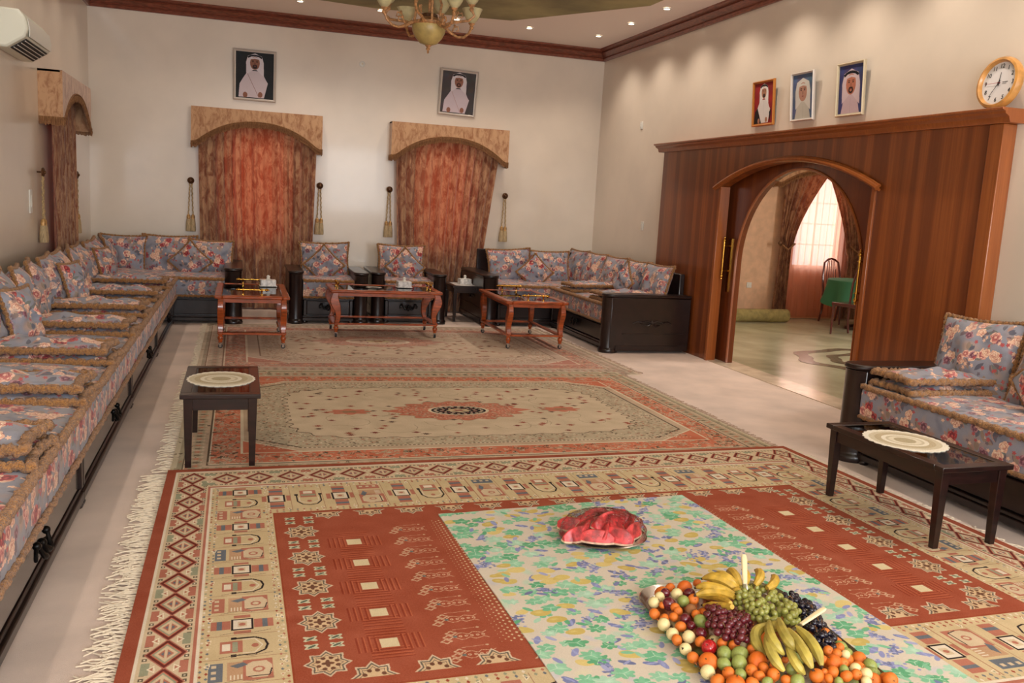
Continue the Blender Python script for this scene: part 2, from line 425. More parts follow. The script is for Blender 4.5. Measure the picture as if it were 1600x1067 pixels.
# ------------------------------------------------------------------ painted red rug
RW, RH = 4.22, 3.42
def red_rug():
    c = Cv(RW, RH, 430, (146, 72, 48)); R = random.Random(5)
    red, mar, cream, khaki = (154, 80, 58), (104, 46, 38), (222, 208, 186), (202, 180, 140)
    bei, rose_, grn, blu, blk = (206, 184, 152), (176, 112, 92), (150, 150, 124), (106, 110, 116), (44, 34, 34)
    sx, sy = .245, .365            # outer border widths (x, y)
    ix, iy = .565, .84             # field starts
    c.rect(0, RW, 0, RH, red)
    c.rect(.05, RW-.05, .055, RH-.055, cream); c.rect(.06, RW-.06, .07, RH-.07, bei)
    c.rect(sx-.012, RW-sx+.012, sy-.02, RH-sy+.02, rose_); c.rect(sx, RW-sx, sy, RH-sy, cream); c.rect(sx+.01, RW-sx-.01, sy+.016, RH-sy-.016, khaki)
    def frame(x0, y0, w_, h_, px, py):      # dotted guard
        n = int(2*w_/px); 
        for k in range(int(w_/px)):
            for yy in (y0, y0+h_): c.rect(x0+k*px, x0+k*px+px*.5, yy-py*.3, yy+py*.3, (96, 84, 66)); c.rect(x0+k*px+px*.12, x0+k*px+px*.34, yy-py*.12, yy+py*.12, cream)
        for k in range(int(h_/py)):
            for xx in (x0, x0+w_): c.rect(xx-px*.3, xx+px*.3, y0+k*py, y0+k*py+py*.55, (96, 84, 66)); c.rect(xx-px*.12, xx+px*.12, y0+k*py+py*.14, y0+k*py+py*.38, cream)
    frame(.08, .105, RW-.16, RH-.21, .026, .034); frame(sx-.03, sy-.05, RW-2*sx+.06, RH-2*sy+.1, .026, .034)
    def dm(x, y, a, b):
        c.diam(x, y, a*1.16, b*1.16, rose_); c.diam(x, y, a*1.06, b*1.06, mar); c.diam(x, y, a*.84, b*.84, (196, 110, 84)); c.diam(x, y, a*.76, b*.76, grn); c.diam(x, y, a*.62, b*.62, bei)
        for s_ in (-1, 1):
            c.poly([(x+s_*a*.08, y-b*.32), (x+s_*a*.08, y+b*.32), (x+s_*a*.42, y)], rose_); c.poly([(x+s_*a*.12, y-b*.15), (x+s_*a*.12, y+b*.15), (x+s_*a*.28, y)], blu)
    def tri(x, y, a, b, ang, col1, col2):
        for q, cl in ((1, (236, 224, 200)), (.72, col1), (.4, col2)):
            pts = [(x+q*a*math.cos(ang+t), y+q*b*math.sin(ang+t)) for t in (0, 2.1, 4.2)]; c.poly(pts, cl)
    py_ = (RH-.37)/15; px_ = (RW-.27)/22
    for xx in (.147, RW-.147):
        for k in range(16):
            y = .185+k*py_
            if k < 15:
                for s_ in (-1, 1):
                    c.rect(xx+s_*.062-.014, xx+s_*.062+.014, y+py_*.3, y+py_*.72, rose_ if (k+s_) % 3 else grn)
                    tri(xx+s_*.038, y+py_*.5, .017, .03, 0 if s_ > 0 else PI, bei, rose_)
            dm(xx, y, .062, py_*.47)
    for yy in (.21, RH-.21):
        for k in range(1, 22):
            x = .147+k*px_+(.0)
            for s_ in (-1, 1):
                c.rect(x-px_*.5-.03, x-px_*.5+.03, yy+s_*.085-.02, yy+s_*.085+.02, rose_ if (k+s_) % 2 else grn)
                tri(x-px_*.5, yy+s_*.05, .02, .024, PI/2*s_, bei, rose_)
            dm(x, yy, px_*.4, .085)
    # pictorial band
    def motif(x, y, hor, kind, sc=1):
        def T(a, b): return (x+b*sc, y+a*sc) if hor else (x+a*sc*.78, y+b*sc*1.15)
        def rc(a0, a1, b0, b1, col): c.poly([T(a0, b0), T(a1, b0), T(a1, b1), T(a0, b1)], col)
        if kind == 0:
            rc(-.13, -.075, -.05, .05, rose_ if R.random() < .5 else blu)
            for k in range(3): rc(-.118+.0, -.1, -.035+k*.03, -.02+k*.03, bei)
            rc(-.06, .11, -.05, .05, (188, 150, 116)); rc(.0, .115, -.055, .055, rose_)
            c.poly([T(.01, -.03), T(.04, -.045), T(.09, -.045), T(.11, -.02), T(.11, .02), T(.09, .045), T(.04, .045), T(.01, .03)], bei)
            c.pl([T(.02, -.035), T(.1, -.035), T(.11, 0)], .004, blk); c.ell(*T(.06, 0), .02, .02, rose_, inner=.6)
            c.poly([T(-.05, .03), T(.0, .045), T(.02, .03), T(-.02, .015)], blu)
            for k in range(4): rc(-.05+k*.014, -.044+k*.014, -.045, -.02, cream)
        elif kind == 1:
            rc(-.09, .0, -.035, .035, rose_); rc(-.08, -.05, -.02, .02, cream); rc(-.04, -.02, -.03, .03, grn)
            c.pl([T(-.03, -.05), T(.05, -.05), T(.09, -.03), T(.1, 0), T(.09, .03), T(.05, .05), T(-.03, .05)], .008, blk)
            c.pl([T(.0, -.04), T(.05, -.04), T(.08, 0), T(.05, .04), T(.0, .04)], .005, cream); rc(-.045, -.025, -.058, -.044, blk); rc(-.045, -.025, .044, .058, blk); c.ell(*T(.05, 0), .012, .015, rose_)
        else:
            rc(-.13, -.05, -.028, .028, rose_); rc(.05, .13, -.028, .028, rose_); rc(-.105, -.085, -.028, .028, blu); rc(.085, .105, -.028, .028, blu)
            rc(-.035, .035, -.06, -.042, rose_); rc(-.035, .035, .042, .06, rose_)
            rc(-.045, .045, -.036, .036, blk); rc(-.038, .038, -.029, .029, cream); rc(-.02, .02, -.016, .016, bei); c.ell(*T(0, 0), .012, .012, rose_)
    wx, wy = (sx+ix)/2+.005, (sy+iy)/2+.0
    for xx in (wx, RW-wx):
        for k in range(15):
            y = sy+.14+k*(RH-2*sy-.25)/14; motif(xx-.01, y, False, (0, 1, 2)[k % 3], 1.1 if xx < 2 else -1.1)
            for q in range(5):
                for a in (-.148, -.128, .118, .136):
                    b = -.085+q*.034+(.017 if a in (-.128, .136) else 0); col = R.choice([rose_, grn, blu, cream, (150, 70, 50)])
                    if a > 0 and q % 2: tri(xx+a, y+b, .010, .014, R.random()*6, khaki, col)
                    else: c.diam(xx+a, y+b, .006, .009, col)
            c.pl([(xx-.14, y+.09), (xx+.14, y+.09)], .003, (156, 110, 84)); c.pl([(xx-.09, y-.075), (xx-.02, y-.06), (xx+.02, y-.075), (xx+.09, y-.06)], .003, (130, 110, 88))
            for s_ in (-1, 1): tri(xx+s_*.125, y+.05, .014, .02, R.random()*6, khaki, R.choice([blu, rose_, grn]))
    for yy in (wy, RH-wy):
        for k in range(19):
            x = ix+.02+k*(RW-2*ix-.04)/18; 
            kk = (2, 1, 2, 0)[k % 4]
            def T2(a, b): return None
            motif(x, yy, True, kk, 1.25 if yy < 1.6 else -1.25)
            for q in range(5):
                for b in (-.21, -.185, .185, .21):
                    a = -.07+q*.033; col = R.choice([rose_, grn, blu, cream, (150, 70, 50)])
                    c.diam(x+a, yy+b, .007, .011, col)
            c.pl([(x+.075, yy-.2), (x+.075, yy+.2)], .003, (156, 110, 84))
            for s_ in (-1, 1): tri(x+.06, yy+s_*.17, .014, .022, R.random()*6, khaki, R.choice([blu, rose_, grn]))
    # field
    c.rect(ix-.008, RW-ix+.008, iy-.012, RH-iy+.012, (148, 70, 46)); c.rect(ix, RW-ix, iy, RH-iy, (156, 80, 57))
    def star(x, y, a, b, half=0):
        for q, cl in ((1, (206, 182, 154)), (.88, (106, 96, 84)), (.78, (206, 176, 138)), (.66, (130, 110, 92)), (.6, (206, 176, 138))):
            pts = []
            for k in range(16):
                t = 2*PI*k/16; rr = q*(1 if k % 2 == 0 else .72); pts.append((x+a*rr*math.cos(t), y+b*rr*math.sin(t)))
            if half: pts = [(px, max(py, y) if half > 0 else min(py, y)) for px, py in pts]
            c.poly(pts, cl)
        for k in range(8):
            t = 2*PI*k/8+.4; X_, Y_ = x+a*.42*math.cos(t), y+b*.42*math.sin(t)
            if half*(Y_-y) >= 0: c.ell(X_, Y_, a*.1, b*.1, (110, 74, 56))
        if not half: c.ell(x, y, a*.2, b*.2, (110, 74, 56), wob=.35, n=4)
    for side in (0, 1):
        fx = (lambda q: q) if side == 0 else (lambda q: RW-q)
        s_ = 1 if side == 0 else -1
        for k in range(5):
            y = iy+.175+k*.322
            if y < RH-iy-.05: star(fx(ix+.115), y, .085, .095)
            for dx in (-.045, .045):
                for dy in (.03, -.03):
                    yy = y+.161
                    if yy < RH-iy-.03:
                        for t in (-.6, .6): c.ell(fx(ix+.115+dx), yy+dy, .03, .011, (196, 190, 160), t*s_*(1 if dx > 0 else -1)); c.ell(fx(ix+.115+dx), yy+dy, .018, .006, (90, 100, 84), t*s_)
        for k in range(5):                  # cream squares in ribbed crosses
            y = iy+.31+k*.253-.03; x = fx(ix+.345)
            for q in range(4):
                o_ = .045+q*.022
                for sg in (-1, 1):
                    c.rect(x-.075, x+.075, y+sg*o_-.003, y+sg*o_+.004, (138, 60, 40)); c.rect(x-.075, x+.075, y+sg*o_+.005, y+sg*o_+.010, (178, 96, 66))
                    o2 = .05+q*.022
                    c.rect(x+sg*o2-.003, x+sg*o2+.004, y-.06, y+.06, (138, 60, 40)); c.rect(x+sg*o2+.005, x+sg*o2+.009, y-.06, y+.06, (178, 96, 66))
            c.rect(x-.034, x+.034, y-.034, y+.034, (214, 196, 158))
        for k in range(10):                 # flower sprays
            y = iy+.13+k*.142; x0 = ix+.56
            for t in range(3): c.ell(fx(x0+.015*t-.01), y-.03+.03*t, .02, .016, (198, 160, 130), wob=.2, n=4, inner=.55)
            c.ell(fx(x0+.03), y, .008, .01, (110, 110, 104))
            for sg in (-1, 1):
                pts = [(fx(x0+.03+.018*t), y+sg*.02*abs(math.sin(t*1.1))+.008*sg) for t in range(8)]; c.pl(pts, .0035, (208, 170, 140))
            for t in range(5): c.ell(fx(x0+.05+t*.022), y+.0*t, .007, .007, (208, 170, 140), inner=.4)
            c.pl([(fx(x0+.03), y+.055), (fx(x0+.12), y+.06)], .003, (196, 150, 124)); c.ell(fx(x0+.13), y+.06, .007, .006, (196, 160, 130))
        x0 = ix+.80
        for k in range(44):
            y = iy+.2+k*.03
            for t in range(8):
                q = .0025+t*.0012
                c.diam(fx(x0-.05+t*.018 if t < 4 else x0-.05+t*.019), y+(t % 2)*.015, q*.9, q*1.2, (208, 188, 150) if t < 6 else (132, 128, 100))
        c.rect(*sorted((fx(x0+.1), fx(x0+.115))), iy+.2, iy+1.52, (206, 150, 116)); c.rect(*sorted((fx(x0+.12), fx(x0+.20))), iy+.2, iy+1.52, (120, 100, 70))
    for k in range(14):
        x = ix+.26+k*.218
        if x < RW-ix-.15:
            star(x, iy+.05, .085, .11, 1); star(x, RH-iy-.015, .085, .1, -1)
    c.noise(4, 4); return c.image('red_rug')

# ------------------------------------------------------------------ painted persian rugs
def persian(name, W_, H_, pal, seed, med, fieldc, salmon, bands, pend):
    c = Cv(W_, H_, 330, pal['edge']); R = random.Random(seed)
    gx, gy, hx, hy, kx, ky = bands   # outer guard, salmon band, inner guard sizes (x, y)
    def ringband(x0, y0, x1, y1, col): c.rect(x0, W_-x0, y0, H_-y0, col)
    def scatter(x0, x1, y0, y1, n, cols, s0=.006, s1=.018):
        for _ in range(n):
            x, y = R.uniform(x0, x1), R.uniform(y0, y1); c.ell(x, y, R.uniform(s0, s1), R.uniform(s0, s1)*.6, R.choice(cols), R.random()*3, .3, R.choice((3, 4, 5)), R.random()*6, inner=R.choice((0, .5)))
    guard, line, dk = pal['guard'], pal['line'], pal['dark']
    ringband(.03, .03, 0, 0, pal['sage']); ringband(gx*.28, gy*.28, 0, 0, dk); ringband(gx*.31, gy*.31, 0, 0, line); ringband(gx*.34, gy*.34, 0, 0, guard)
    scatter(0, W_, 0, H_, 2600, [dk, pal['sage'], line, salmon])
    n = int(W_/.075)
    for k in range(n):
        for yy in (gy*.62, H_-gy*.62):
            c.ell((k+.5)*W_/n, yy, .030, gy*.17, pal['sage'], wob=.15, n=6); c.ell((k+.5)*W_/n, yy, .018, gy*.09, salmon if k % 2 else dk, wob=.2, n=5, al=.7)
    n = int(H_/.075)
    for k in range(n):
        for xx in (gx*.62, W_-gx*.62):
            c.ell(xx, (k+.5)*H_/n, gx*.17, .030, pal['sage'], wob=.15, n=6); c.ell(xx, (k+.5)*H_/n, gx*.09, .018, salmon if k % 2 else dk, wob=.2, n=5, al=.7)
    x1, y1 = gx*.9, gy*.9; ringband(x1, y1, 0, 0, dk); ringband(x1+.012, y1+.012, 0, 0, line); ringband(gx, gy, 0, 0, salmon)
    for _ in range(int(620*W_)):
        side = R.random()
        if side < .5: x, y = R.uniform(gx, W_-gx), R.choice((R.uniform(gy+.01, gy+hy-.01), H_-R.uniform(gy+.01, gy+hy-.01)))
        else: x, y = R.choice((R.uniform(gx+.01, gx+hx-.01), W_-R.uniform(gx+.01, gx+hx-.01))), R.uniform(gy, H_-gy)
        c.ell(x, y, R.uniform(.008, .028), R.uniform(.005, .013), R.choice([dk, guard, guard, (216, 160, 130), pal['sage']]), R.random()*3, .3, 4, R.random()*6, inner=R.choice((0, .55)))
    # scrolling vine in salmon band
    for k in range(int(W_/.03)):
        t = k*.03
        for yy in (gy+hy/2, H_-gy-hy/2): c.ell(t, yy+hy*.3*math.sin(t*14), .006, .004, guard)
    x2, y2 = gx+hx, gy+hy
    def octa(x0, y0, ch, col):
        c.poly([(x0+ch, y0), (W_-x0-ch, y0), (W_-x0, y0+ch*.8), (W_-x0, H_-y0-ch*.8), (W_-x0-ch, H_-y0), (x0+ch, H_-y0), (x0, H_-y0-ch*.8), (x0, y0+ch*.8)], col)
    ringband(x2, y2, 0, 0, line); ringband(x2+.015, y2+.015, 0, 0, salmon)
    octa(x2+.01, y2+.01, .36, line); octa(x2+.022, y2+.022, .36, guard)
    x3, y3 = x2+kx, y2+ky
    octa(x3, y3, .3, dk); octa(x3+.014, y3+.014, .3, pal['span'])
    m = int((W_-2*x3)/.03)
    for k in range(m):
        for yy in (y3+.007, H_-y3-.007): c.rect(x3+k*.03, x3+k*.03+.014, yy-.007, yy+.007, line)
    for _ in range(int(2600*W_)):
        x, y = R.uniform(x3+.04, W_-x3-.04), R.uniform(y3+.03, H_-y3-.03); c.ell(x, y, R.uniform(.005, .014), R.uniform(.004, .009), R.choice([pal['sage'], dk, (176, 120, 96), guard, line]), R.random()*3, .3, 4, R.random()*6, inner=R.choice((0, .5)))
    # field with scalloped edge
    x4, y4 = x3+.25, y3+.20; n = 240; pts = []
    for k in range(n):
        t = 2*PI*k/n; e = .22; ct, st = math.cos(t), math.sin(t)
        rx, ry = W_/2-x4, H_/2-y4; q = (abs(ct)**(2/e*.25)+abs(st)**(2/e*.25))**(-e*2) if False else 1/((abs(ct)**5+abs(st)**5)**.2)
        s_ = 1+.018*math.cos(48*t); pts.append((W_/2+rx*ct*q*s_, H_/2+ry*st*q*s_))
    c.poly(pts, dk); c.poly([(W_/2+(x-W_/2)*.993, H_/2+(y-H_/2)*.99) for x, y in pts], fieldc)
    for _ in range(26):
        x, y, r = R.uniform(x4+.3, W_-x4-.3), R.uniform(y4+.2, H_-y4-.2), R.uniform(.08, .16); a = R.random()*6
        c.pl([(x+r*math.cos(a+t*.5), y+r*math.sin(a+t*.5)) for t in range(8)], .003, (132, 118, 92))
    placed = 0
    while placed < int(34*W_):
        x, y = R.uniform(x4+.08, W_-x4-.08), R.uniform(y4+.08, H_-y4-.08); placed += 1
        col = R.choice([(150, 78, 60), (150, 78, 60), (96, 74, 60), (120, 60, 50)]); s_ = R.uniform(.9, 1.35)
        c.ell(x, y, .030*s_, .007, col, 0); c.ell(x, y, .007, .020*s_, col); c.ell(x, y, .02*s_, .006, col, .8); c.ell(x, y, .02*s_, .006, col, -.8)
    cx, cy = W_/2+med[4], H_/2+med[5]; a, b = med[0], med[1]
    mc = med[6]
    c.ell(cx, cy, a*1.02, b*1.03, pal['sage'], wob=.07, n=16); c.ell(cx, cy, a, b, mc, wob=.07, n=16)
    for s_ in (-1, 1): c.poly([(cx+s_*a*.7, cy-b*.4), (cx+s_*a*1.22, cy), (cx+s_*a*.7, cy+b*.4)], mc)
    for _ in range(1100):
        t, q = R.random()*6.28, math.sqrt(R.random()); c.ell(cx+a*.95*q*math.cos(t), cy+b*.95*q*math.sin(t), R.uniform(.005, .014), R.uniform(.004, .009), R.choice([(216, 164, 138), (150, 80, 62), pal['sage'], guard, (206, 140, 112)]), R.random()*3, .3, 4, inner=R.choice((0, .5)))
    c.ell(cx, cy, med[2]*1.12, med[3]*1.12, line); c.ell(cx, cy, med[2], med[3], med[7])
    for k in range(22):
        t = 2*PI*k/22; c.ell(cx+med[2]*.86*math.cos(t), cy+med[3]*.86*math.sin(t), .014, .014, (196, 176, 150), t)
        c.ell(cx+med[2]*.62*math.cos(t), cy+med[3]*.62*math.sin(t), .018, .010, (190, 160, 140) if k % 2 else (110, 60, 56), t*2)
    c.ell(cx, cy, med[2]*.42, med[3]*.42, (196, 176, 140), wob=.1, n=8); c.ell(cx, cy, med[2]*.2, med[3]*.2, (150, 100, 84), wob=.2, n=6)
    for s_ in (-1, 1):
        if pend:
            px = cx+s_*pend; c.ell(px+s_*-.1, cy, .07, .06, pal['sage'], wob=.15, n=7); c.ell(px, cy, .15, .085, mc, wob=.15, n=8); c.ell(px, cy, .07, .03, (150, 120, 90), wob=.2, n=6)
    c.noise(4, 5); return c.image(name)
PAL1 = dict(edge=(196, 182, 154), sage=(162, 150, 124), guard=(190, 166, 140), line=(214, 198, 170), dark=(98, 82, 66), span=(184, 168, 142))
PAL2 = dict(edge=(204, 186, 164), sage=(172, 156, 136), guard=(190, 166, 148), line=(212, 194, 172), dark=(142, 116, 100), span=(192, 170, 150))

# ================================================================== SETTING
XL, XR, YB, YF, ZC = -1.89, 5.24, 12.97, -2.6, 4.0
def struct(name, mb, m, bevel=0, parent=None, **k):
    return ob(name, mb, m, parent, bevel=bevel, kind='structure' if parent is None else None, **k)
struct('floor', MB().box(XL-.2, XR+.01, YF-.2, YB+.5, -.2, 0), M_carpet)
struct('ceiling', MB().box(XL-.2, XR+.2, YF-.2, YB+.2, ZC, ZC+.15), M_ceil)
struct('wall_left', MB().box(XL-.2, XL, YF-.2, YB+.2, 0, ZC), M_wall)
def holed_wall(axis, a0, a1, c0, c1, z1, holes):
    """wall slab along axis from c0 to c1; holes = (s, e, zlo, zhi)"""
    mb = MB(); cur = c0
    def B(s_, e, zl, zh):
        if e-s_ < 1e-4 or zh-zl < 1e-4: return
        if axis == 'x': mb.box(s_, e, a0, a1, zl, zh)
        else: mb.box(a0, a1, s_, e, zl, zh)
    for s_, e, zl, zh in sorted(holes):
        B(cur, s_, 0, z1); B(s_, e, 0, zl); B(s_, e, zh, z1); cur = e
    B(cur, c1, 0, z1); return mb
struct('wall_back', holed_wall('x', YB, YB+.22, XL-.2, XR+.1, ZC, [(-.16, .62, .95, 2.4), (2.45, 3.25, .95, 2.4)]), M_wall)
struct('wall_front', holed_wall('x', YF-.2, YF, XL-.2, XR+.1, ZC, [(-.8, 1.2, 1.0, 3.2), (2.4, 4.4, 1.0, 3.2)]), M_wall)
struct('wall_right', holed_wall('y', XR, XR+.14, YF-.2, YB+.2, ZC, [(6.3, 9.15, 0, 2.28)]), M_wall)
n = 0
for (x0, x1, y, z0, z1) in ((-.16, .62, YB+.12, .95, 2.4), (2.45, 3.25, YB+.12, .95, 2.4), (-.8, 1.2, YF-.12, 1.0, 3.2), (2.4, 4.4, YF-.12, 1.0, 3.2)):
    n += 1; f = MB(); t = .05
    f.box(x0, x0+t, y-.02, y+.02, z0, z1).box(x1-t, x1, y-.02, y+.02, z0, z1).box(x0+t, x1-t, y-.02, y+.02, z0, z0+t).box(x0+t, x1-t, y-.02, y+.02, z1-t, z1).box((x0+x1)/2-.02, (x0+x1)/2+.02, y-.02, y+.02, z0+t, z1-t)
    struct('window_%d' % n, f, M_white)
# crown moulding, swept profile round the room
prof = [(0, 0), (.03, 0), (.045, .03), (.035, .05), (.07, .075), (.10, .10), (.085, .12), (.13, .14), (.14, .16), (0, .16)]
def crown(name, p, q, inward):
    d = Vector((q[0]-p[0], q[1]-p[1], 0)).normalized(); iv = Vector(inward); mb = MB(); n_ = len(prof); vs = []
    for e, s_ in ((Vector((p[0], p[1], 0)), 1), (Vector((q[0], q[1], 0)), -1)):
        for a, z in prof: vs.append(e+iv*a+d*s_*a+Vector((0, 0, 3.84+z)))
    fs = [tuple(range(n_))[::-1], tuple(range(n_, 2*n_))]+[(i, (i+1) % n_, n_+(i+1) % n_, n_+i) for i in range(n_)]
    mb.add(vs, fs); struct(name, mb, M_crown, angle=25)
crown('trim_1', (XL, YB), (XR, YB), (0, -1, 0)); crown('trim_2', (XR, YF), (XR, YB), (-1, 0, 0)); crown('trim_3', (XL, YF), (XL, YB), (1, 0, 0)); crown('trim_4', (XL, YF), (XR, YF), (0, 1, 0))
# painted octagonal ceiling panel
oc = [(1.65, 11.68), (3.3, 11.44), (4.45, 9.75), (4.5, 6.0), (4.45, 2.2), (3.3, .6), (0, .6), (-1.15, 2.2), (-1.2, 6), (-1.15, 9.75), (0, 11.44)]
struct('trim_5', MB().prism(oc, ZC-.035, ZC-.001, 'z'), M_olive)

# recessed ceiling lights
def emis(name, col, s_):
    m, nt, b = newmat(name); b.inputs['Emission Color'].default_value = lin(col); b.inputs['Emission Strength'].default_value = s_; b.inputs['Base Color'].default_value = lin(col); return m
M_bulb = emis('downlight_bulb', (255, 240, 215), 9)
r0 = empty('ceiling_spotlight', (0, 0, 0), 0, '', 'ceiling light', 'recessed spotlights in the ceiling border')
ob('trim_ring', MB().lathe([(.035, -.002), (.052, -.004), (.055, -.012), (.036, -.014), (.035, -.004)], n=20), M_white, r0)
ob('bulb', MB().lathe([(.036, -.001), (.036, -.010), (.02, -.013)], n=16), M_bulb, r0)
regkids(r0)
spots = [(.69+k*1.0, 11.9) for k in range(-2, 5)]+[(4.73, 11.9-k) for k in range(1, 12)]+[(-1.35, 10.9-k) for k in range(0, 11)]
names_s = {(.69, 11.9): 'leftmost visible spotlight along the far wall, glowing round above the first curtain', (1.69, 11.9): 'glowing spotlight just left of the chandelier, in the far ceiling strip',
    (2.69, 11.9): 'glowing spotlight seen beside the right arm of the chandelier', (3.69, 11.9): 'glowing spotlight between the chandelier and the far right ceiling corner', (4.73, 10.9): 'second spotlight from the far corner, on the strip above the right wall',
    (4.73, 9.9): 'third spotlight from the far corner, on the strip above the right wall'}
first = True; OW = ['first', 'second', 'third', 'fourth', 'fifth', 'sixth', 'seventh', 'eighth', 'ninth', 'tenth', 'eleventh', 'twelfth', 'thirteenth']
for x, y in spots:
    lab = None
    for k, v in names_s.items():
        if abs(k[0]-x) < .05 and abs(k[1]-y) < .05: lab = v
    if abs(x-4.69) < .05 and y == 11.9: lab = 'glowing spotlight nearest the far right ceiling corner'
    if lab is None: lab = 'recessed spotlight over the %s, %s from the far corner' % (('right wall', OW[int(round(12-y))]) if x > 4.5 else ('left wall', OW[int(round(12-y))]) if x < -1.34 and y < 11.5 else ('far wall', OW[int(round(x+2))]))
    if first: r0.location = (x, y, ZC); r0['label'] = lab; first = False
    else: copy_tree(r0, (x, y, ZC), label=lab)
    light('spot_beam', 'SPOT', (x, y, ZC-.03), SPOT_E*(.35 if x < 0 else 1), SPOT_C, .04, (0, 0, 0), spot_size=2.1, spot_blend=.8)
for x, y in ((1.65, 9.), (1.65, 5.), (1.65, 1.)):
    pass

# ------------------------------------------------------------------ the wooden folding-door surround
XP = 5.12
door = empty('door_1', (XP, 7.8, 0), kind='structure')
def D(name, mb, m, **k): return ob(name, mb, m, door, (-XP, -7.8, 0), **k)
Y0, Y1, ZT = 5.15, 10.5, 2.40
ya, yb_, zs, zr = 6.42, 9.02, 1.96, .25      # opening: sides, springing, rise
def archpts(y0, y1, z0, rise, n=28, e=1.0):
    out = []
    for i in range(n+1):
        t = PI*i/n; out.append(((y0+y1)/2-(y1-y0)/2*math.cos(t), z0+rise*math.sin(t)**e))
    return out
def segarch(y0, y1, z0, rise, n=28):      # circular segment
    hw = (y1-y0)/2; R_ = (hw*hw+rise*rise)/(2*rise); out = []
    for i in range(n+1):
        y = -hw+2*hw*i/n; out.append(((y0+y1)/2+y, z0-(R_-rise)+math.sqrt(max(R_*R_-y*y, 0))))
    return out
D('panel', MB().box(XP+.02, XR, yb_, Y1, 0, ZT), M_panel)
D('panel', MB().box(XP+.02, XR, Y0+.13, ya, 0, ZT), M_panel)
mb = MB(); ar = segarch(ya, yb_, zs, zr)
for (a, za), (b, zb) in zip(ar[:-1], ar[1:]):
    mb.prism([(a, za), (b, zb), (b, ZT), (a, ZT)], XP+.02, XR, 'x')
D('panel', mb, M_panel, smooth=False)
D('post', MB().box(XP, XR+.0, Y0, Y0+.13, 0, ZT), M_trimw, bevel=.006)
D('post', MB().box(XP, XR, ya-.0, ya+.045, 0, zs+.01), M_trimw, bevel=.004)
D('post', MB().box(XP, XR, yb_-.045, yb_, 0, zs+.01), M_trimw, bevel=.004)
mb = MB()
for off, zz, p in ((0, 0, .022), (.018, .02, .014), (-.01, -.014, .012)):
    mb.tube([(XP-.005-(p if off == 0 else 0), y, z+zz) for y, z in segarch(ya-.06, yb_+.06, zs-.01, zr+.03)], p, 8)
D('arch_moulding', mb, M_trimw)
mb = MB(); pf = [(0, 0), (-.02, 0), (-.03, .02), (-.035, .04), (-.07, .06), (-.075, .075), (-.10, .085), (-.10, .10), (0, .10)]
mb.prism([(XR-.001, ZT), (XP+.02+.0, ZT)]+[(XP+a, ZT+z) for a, z in pf[1:]]+[(XR-.001, ZT+.10)], Y0-.07, Y1+.08, 'y')
D('cornice', mb, M_trimw, bevel=.003, angle=20)
# inner arched leaves in the thickness of the wall
hy0, hy1, hz, hr = 6.68, 8.80, 1.15, 1.0
ell_ = archpts(hy0, hy1, hz, hr, 40)
mb = MB(); TOP = 2.27
mid = (hy0+hy1)/2
for side in (0, 1):
    mb = MB()
    pts = [p for p in ell_ if (p[0] <= mid+1e-6 if side == 0 else p[0] >= mid-1e-6)]
    for (a, za), (b, zb) in zip(pts[:-1], pts[1:]):
        mb.prism([(a, za), (b, zb), (b, TOP), (a, TOP)], 5.29, 5.36, 'x')
    if side == 0: mb.box(5.29, 5.36, 6.30, hy0, 0, TOP)
    else: mb.box(5.29, 5.36, hy1, 9.15, 0, TOP)
    lf = D('door_leaf', mb, M_leafw, smooth=False)
    q = [p for p in pts]; edge = [(5.285, hy0 if side == 0 else hy1, 0.01)]+[(5.285, y, z) for y, z in (q if side == 0 else q[::-1])]
    ob('edge_moulding', MB().tube(edge, .014, 6), M_trimw, lf)
    yh = 6.61 if side == 0 else 8.93
    h = MB().tube([(5.20, yh, .98), (5.20, yh, 1.38)], .012, 10)
    for z in (.98, 1.38): h.sphere((5.20, yh, z), .02, 10, 6); h.sphere((5.20, yh, z+(.03 if z > 1.2 else -.03)), .012, 8, 6)
    for z in (1.04, 1.32): h.tube([(5.20, yh, z), (5.29, yh, z)], .009, 8); h.lathe([(.022, 0), (.022, .008), (.012, .01)], (5.2, yh, z-.004), 10)
    h.box(5.278, 5.29, yh-.022, yh+.022, .80, 1.40)
    ob('handle', h, M_brass, lf)
struct('trim_6', MB().box(XR-.1, XR+.2, 6.3, 9.15, -.01, .006), mat('marble_sill', (214, 196, 172), .2, var=.06, vscale=5))

# ------------------------------------------------------------------ the next room
M_annexwall = mat('apricot_wallpaper', (216, 176, 142), .7, var=.04, vscale=9)
def annexfloor():
    m, nt, b = newmat('pale_green_marble'); N = nt.nodes; L = nt.links
    tc = N.new('ShaderNodeTexCoord'); no = N.new('ShaderNodeTexNoise'); no.inputs['Scale'].default_value = 1.3; no.inputs['Detail'].default_value = 7; no.inputs['Distortion'].default_value = 1.2
    L.new(tc.outputs['Object'], no.inputs['Vector']); r = N.new('ShaderNodeValToRGB'); r.color_ramp.elements[0].position = .3; r.color_ramp.elements[1].position = .7
    r.color_ramp.elements[0].color = lin((168, 166, 134)); r.color_ramp.elements[1].color = lin((206, 204, 172)); L.new(no.outputs['Fac'], r.inputs[0])
    L.new(r.outputs[0], b.inputs['Base Color']); b.inputs['Roughness'].default_value = .22; return m
M_afl = annexfloor()
AX0, AX1, AY0 = XR+.14, 10.6, 5.0
struct('floor_annex', MB().box(XR+.01, AX1+.2, AY0-.2, YB+.2, -.2, -.004), M_afl)
struct('wall_annex_back', holed_wall('x', YB, YB+.22, AX0-.0, AX1+.2, 3.2, [(8.86, 9.74, .86, 2.45)]), M_annexwall)
struct('wall_annex_right', MB().box(AX1, AX1+.2, AY0-.2, YB, 0, 3.2), M_annexwall)
struct('wall_annex_front', MB().box(AX0, AX1, AY0-.2, AY0, 0, 3.2), M_annexwall)
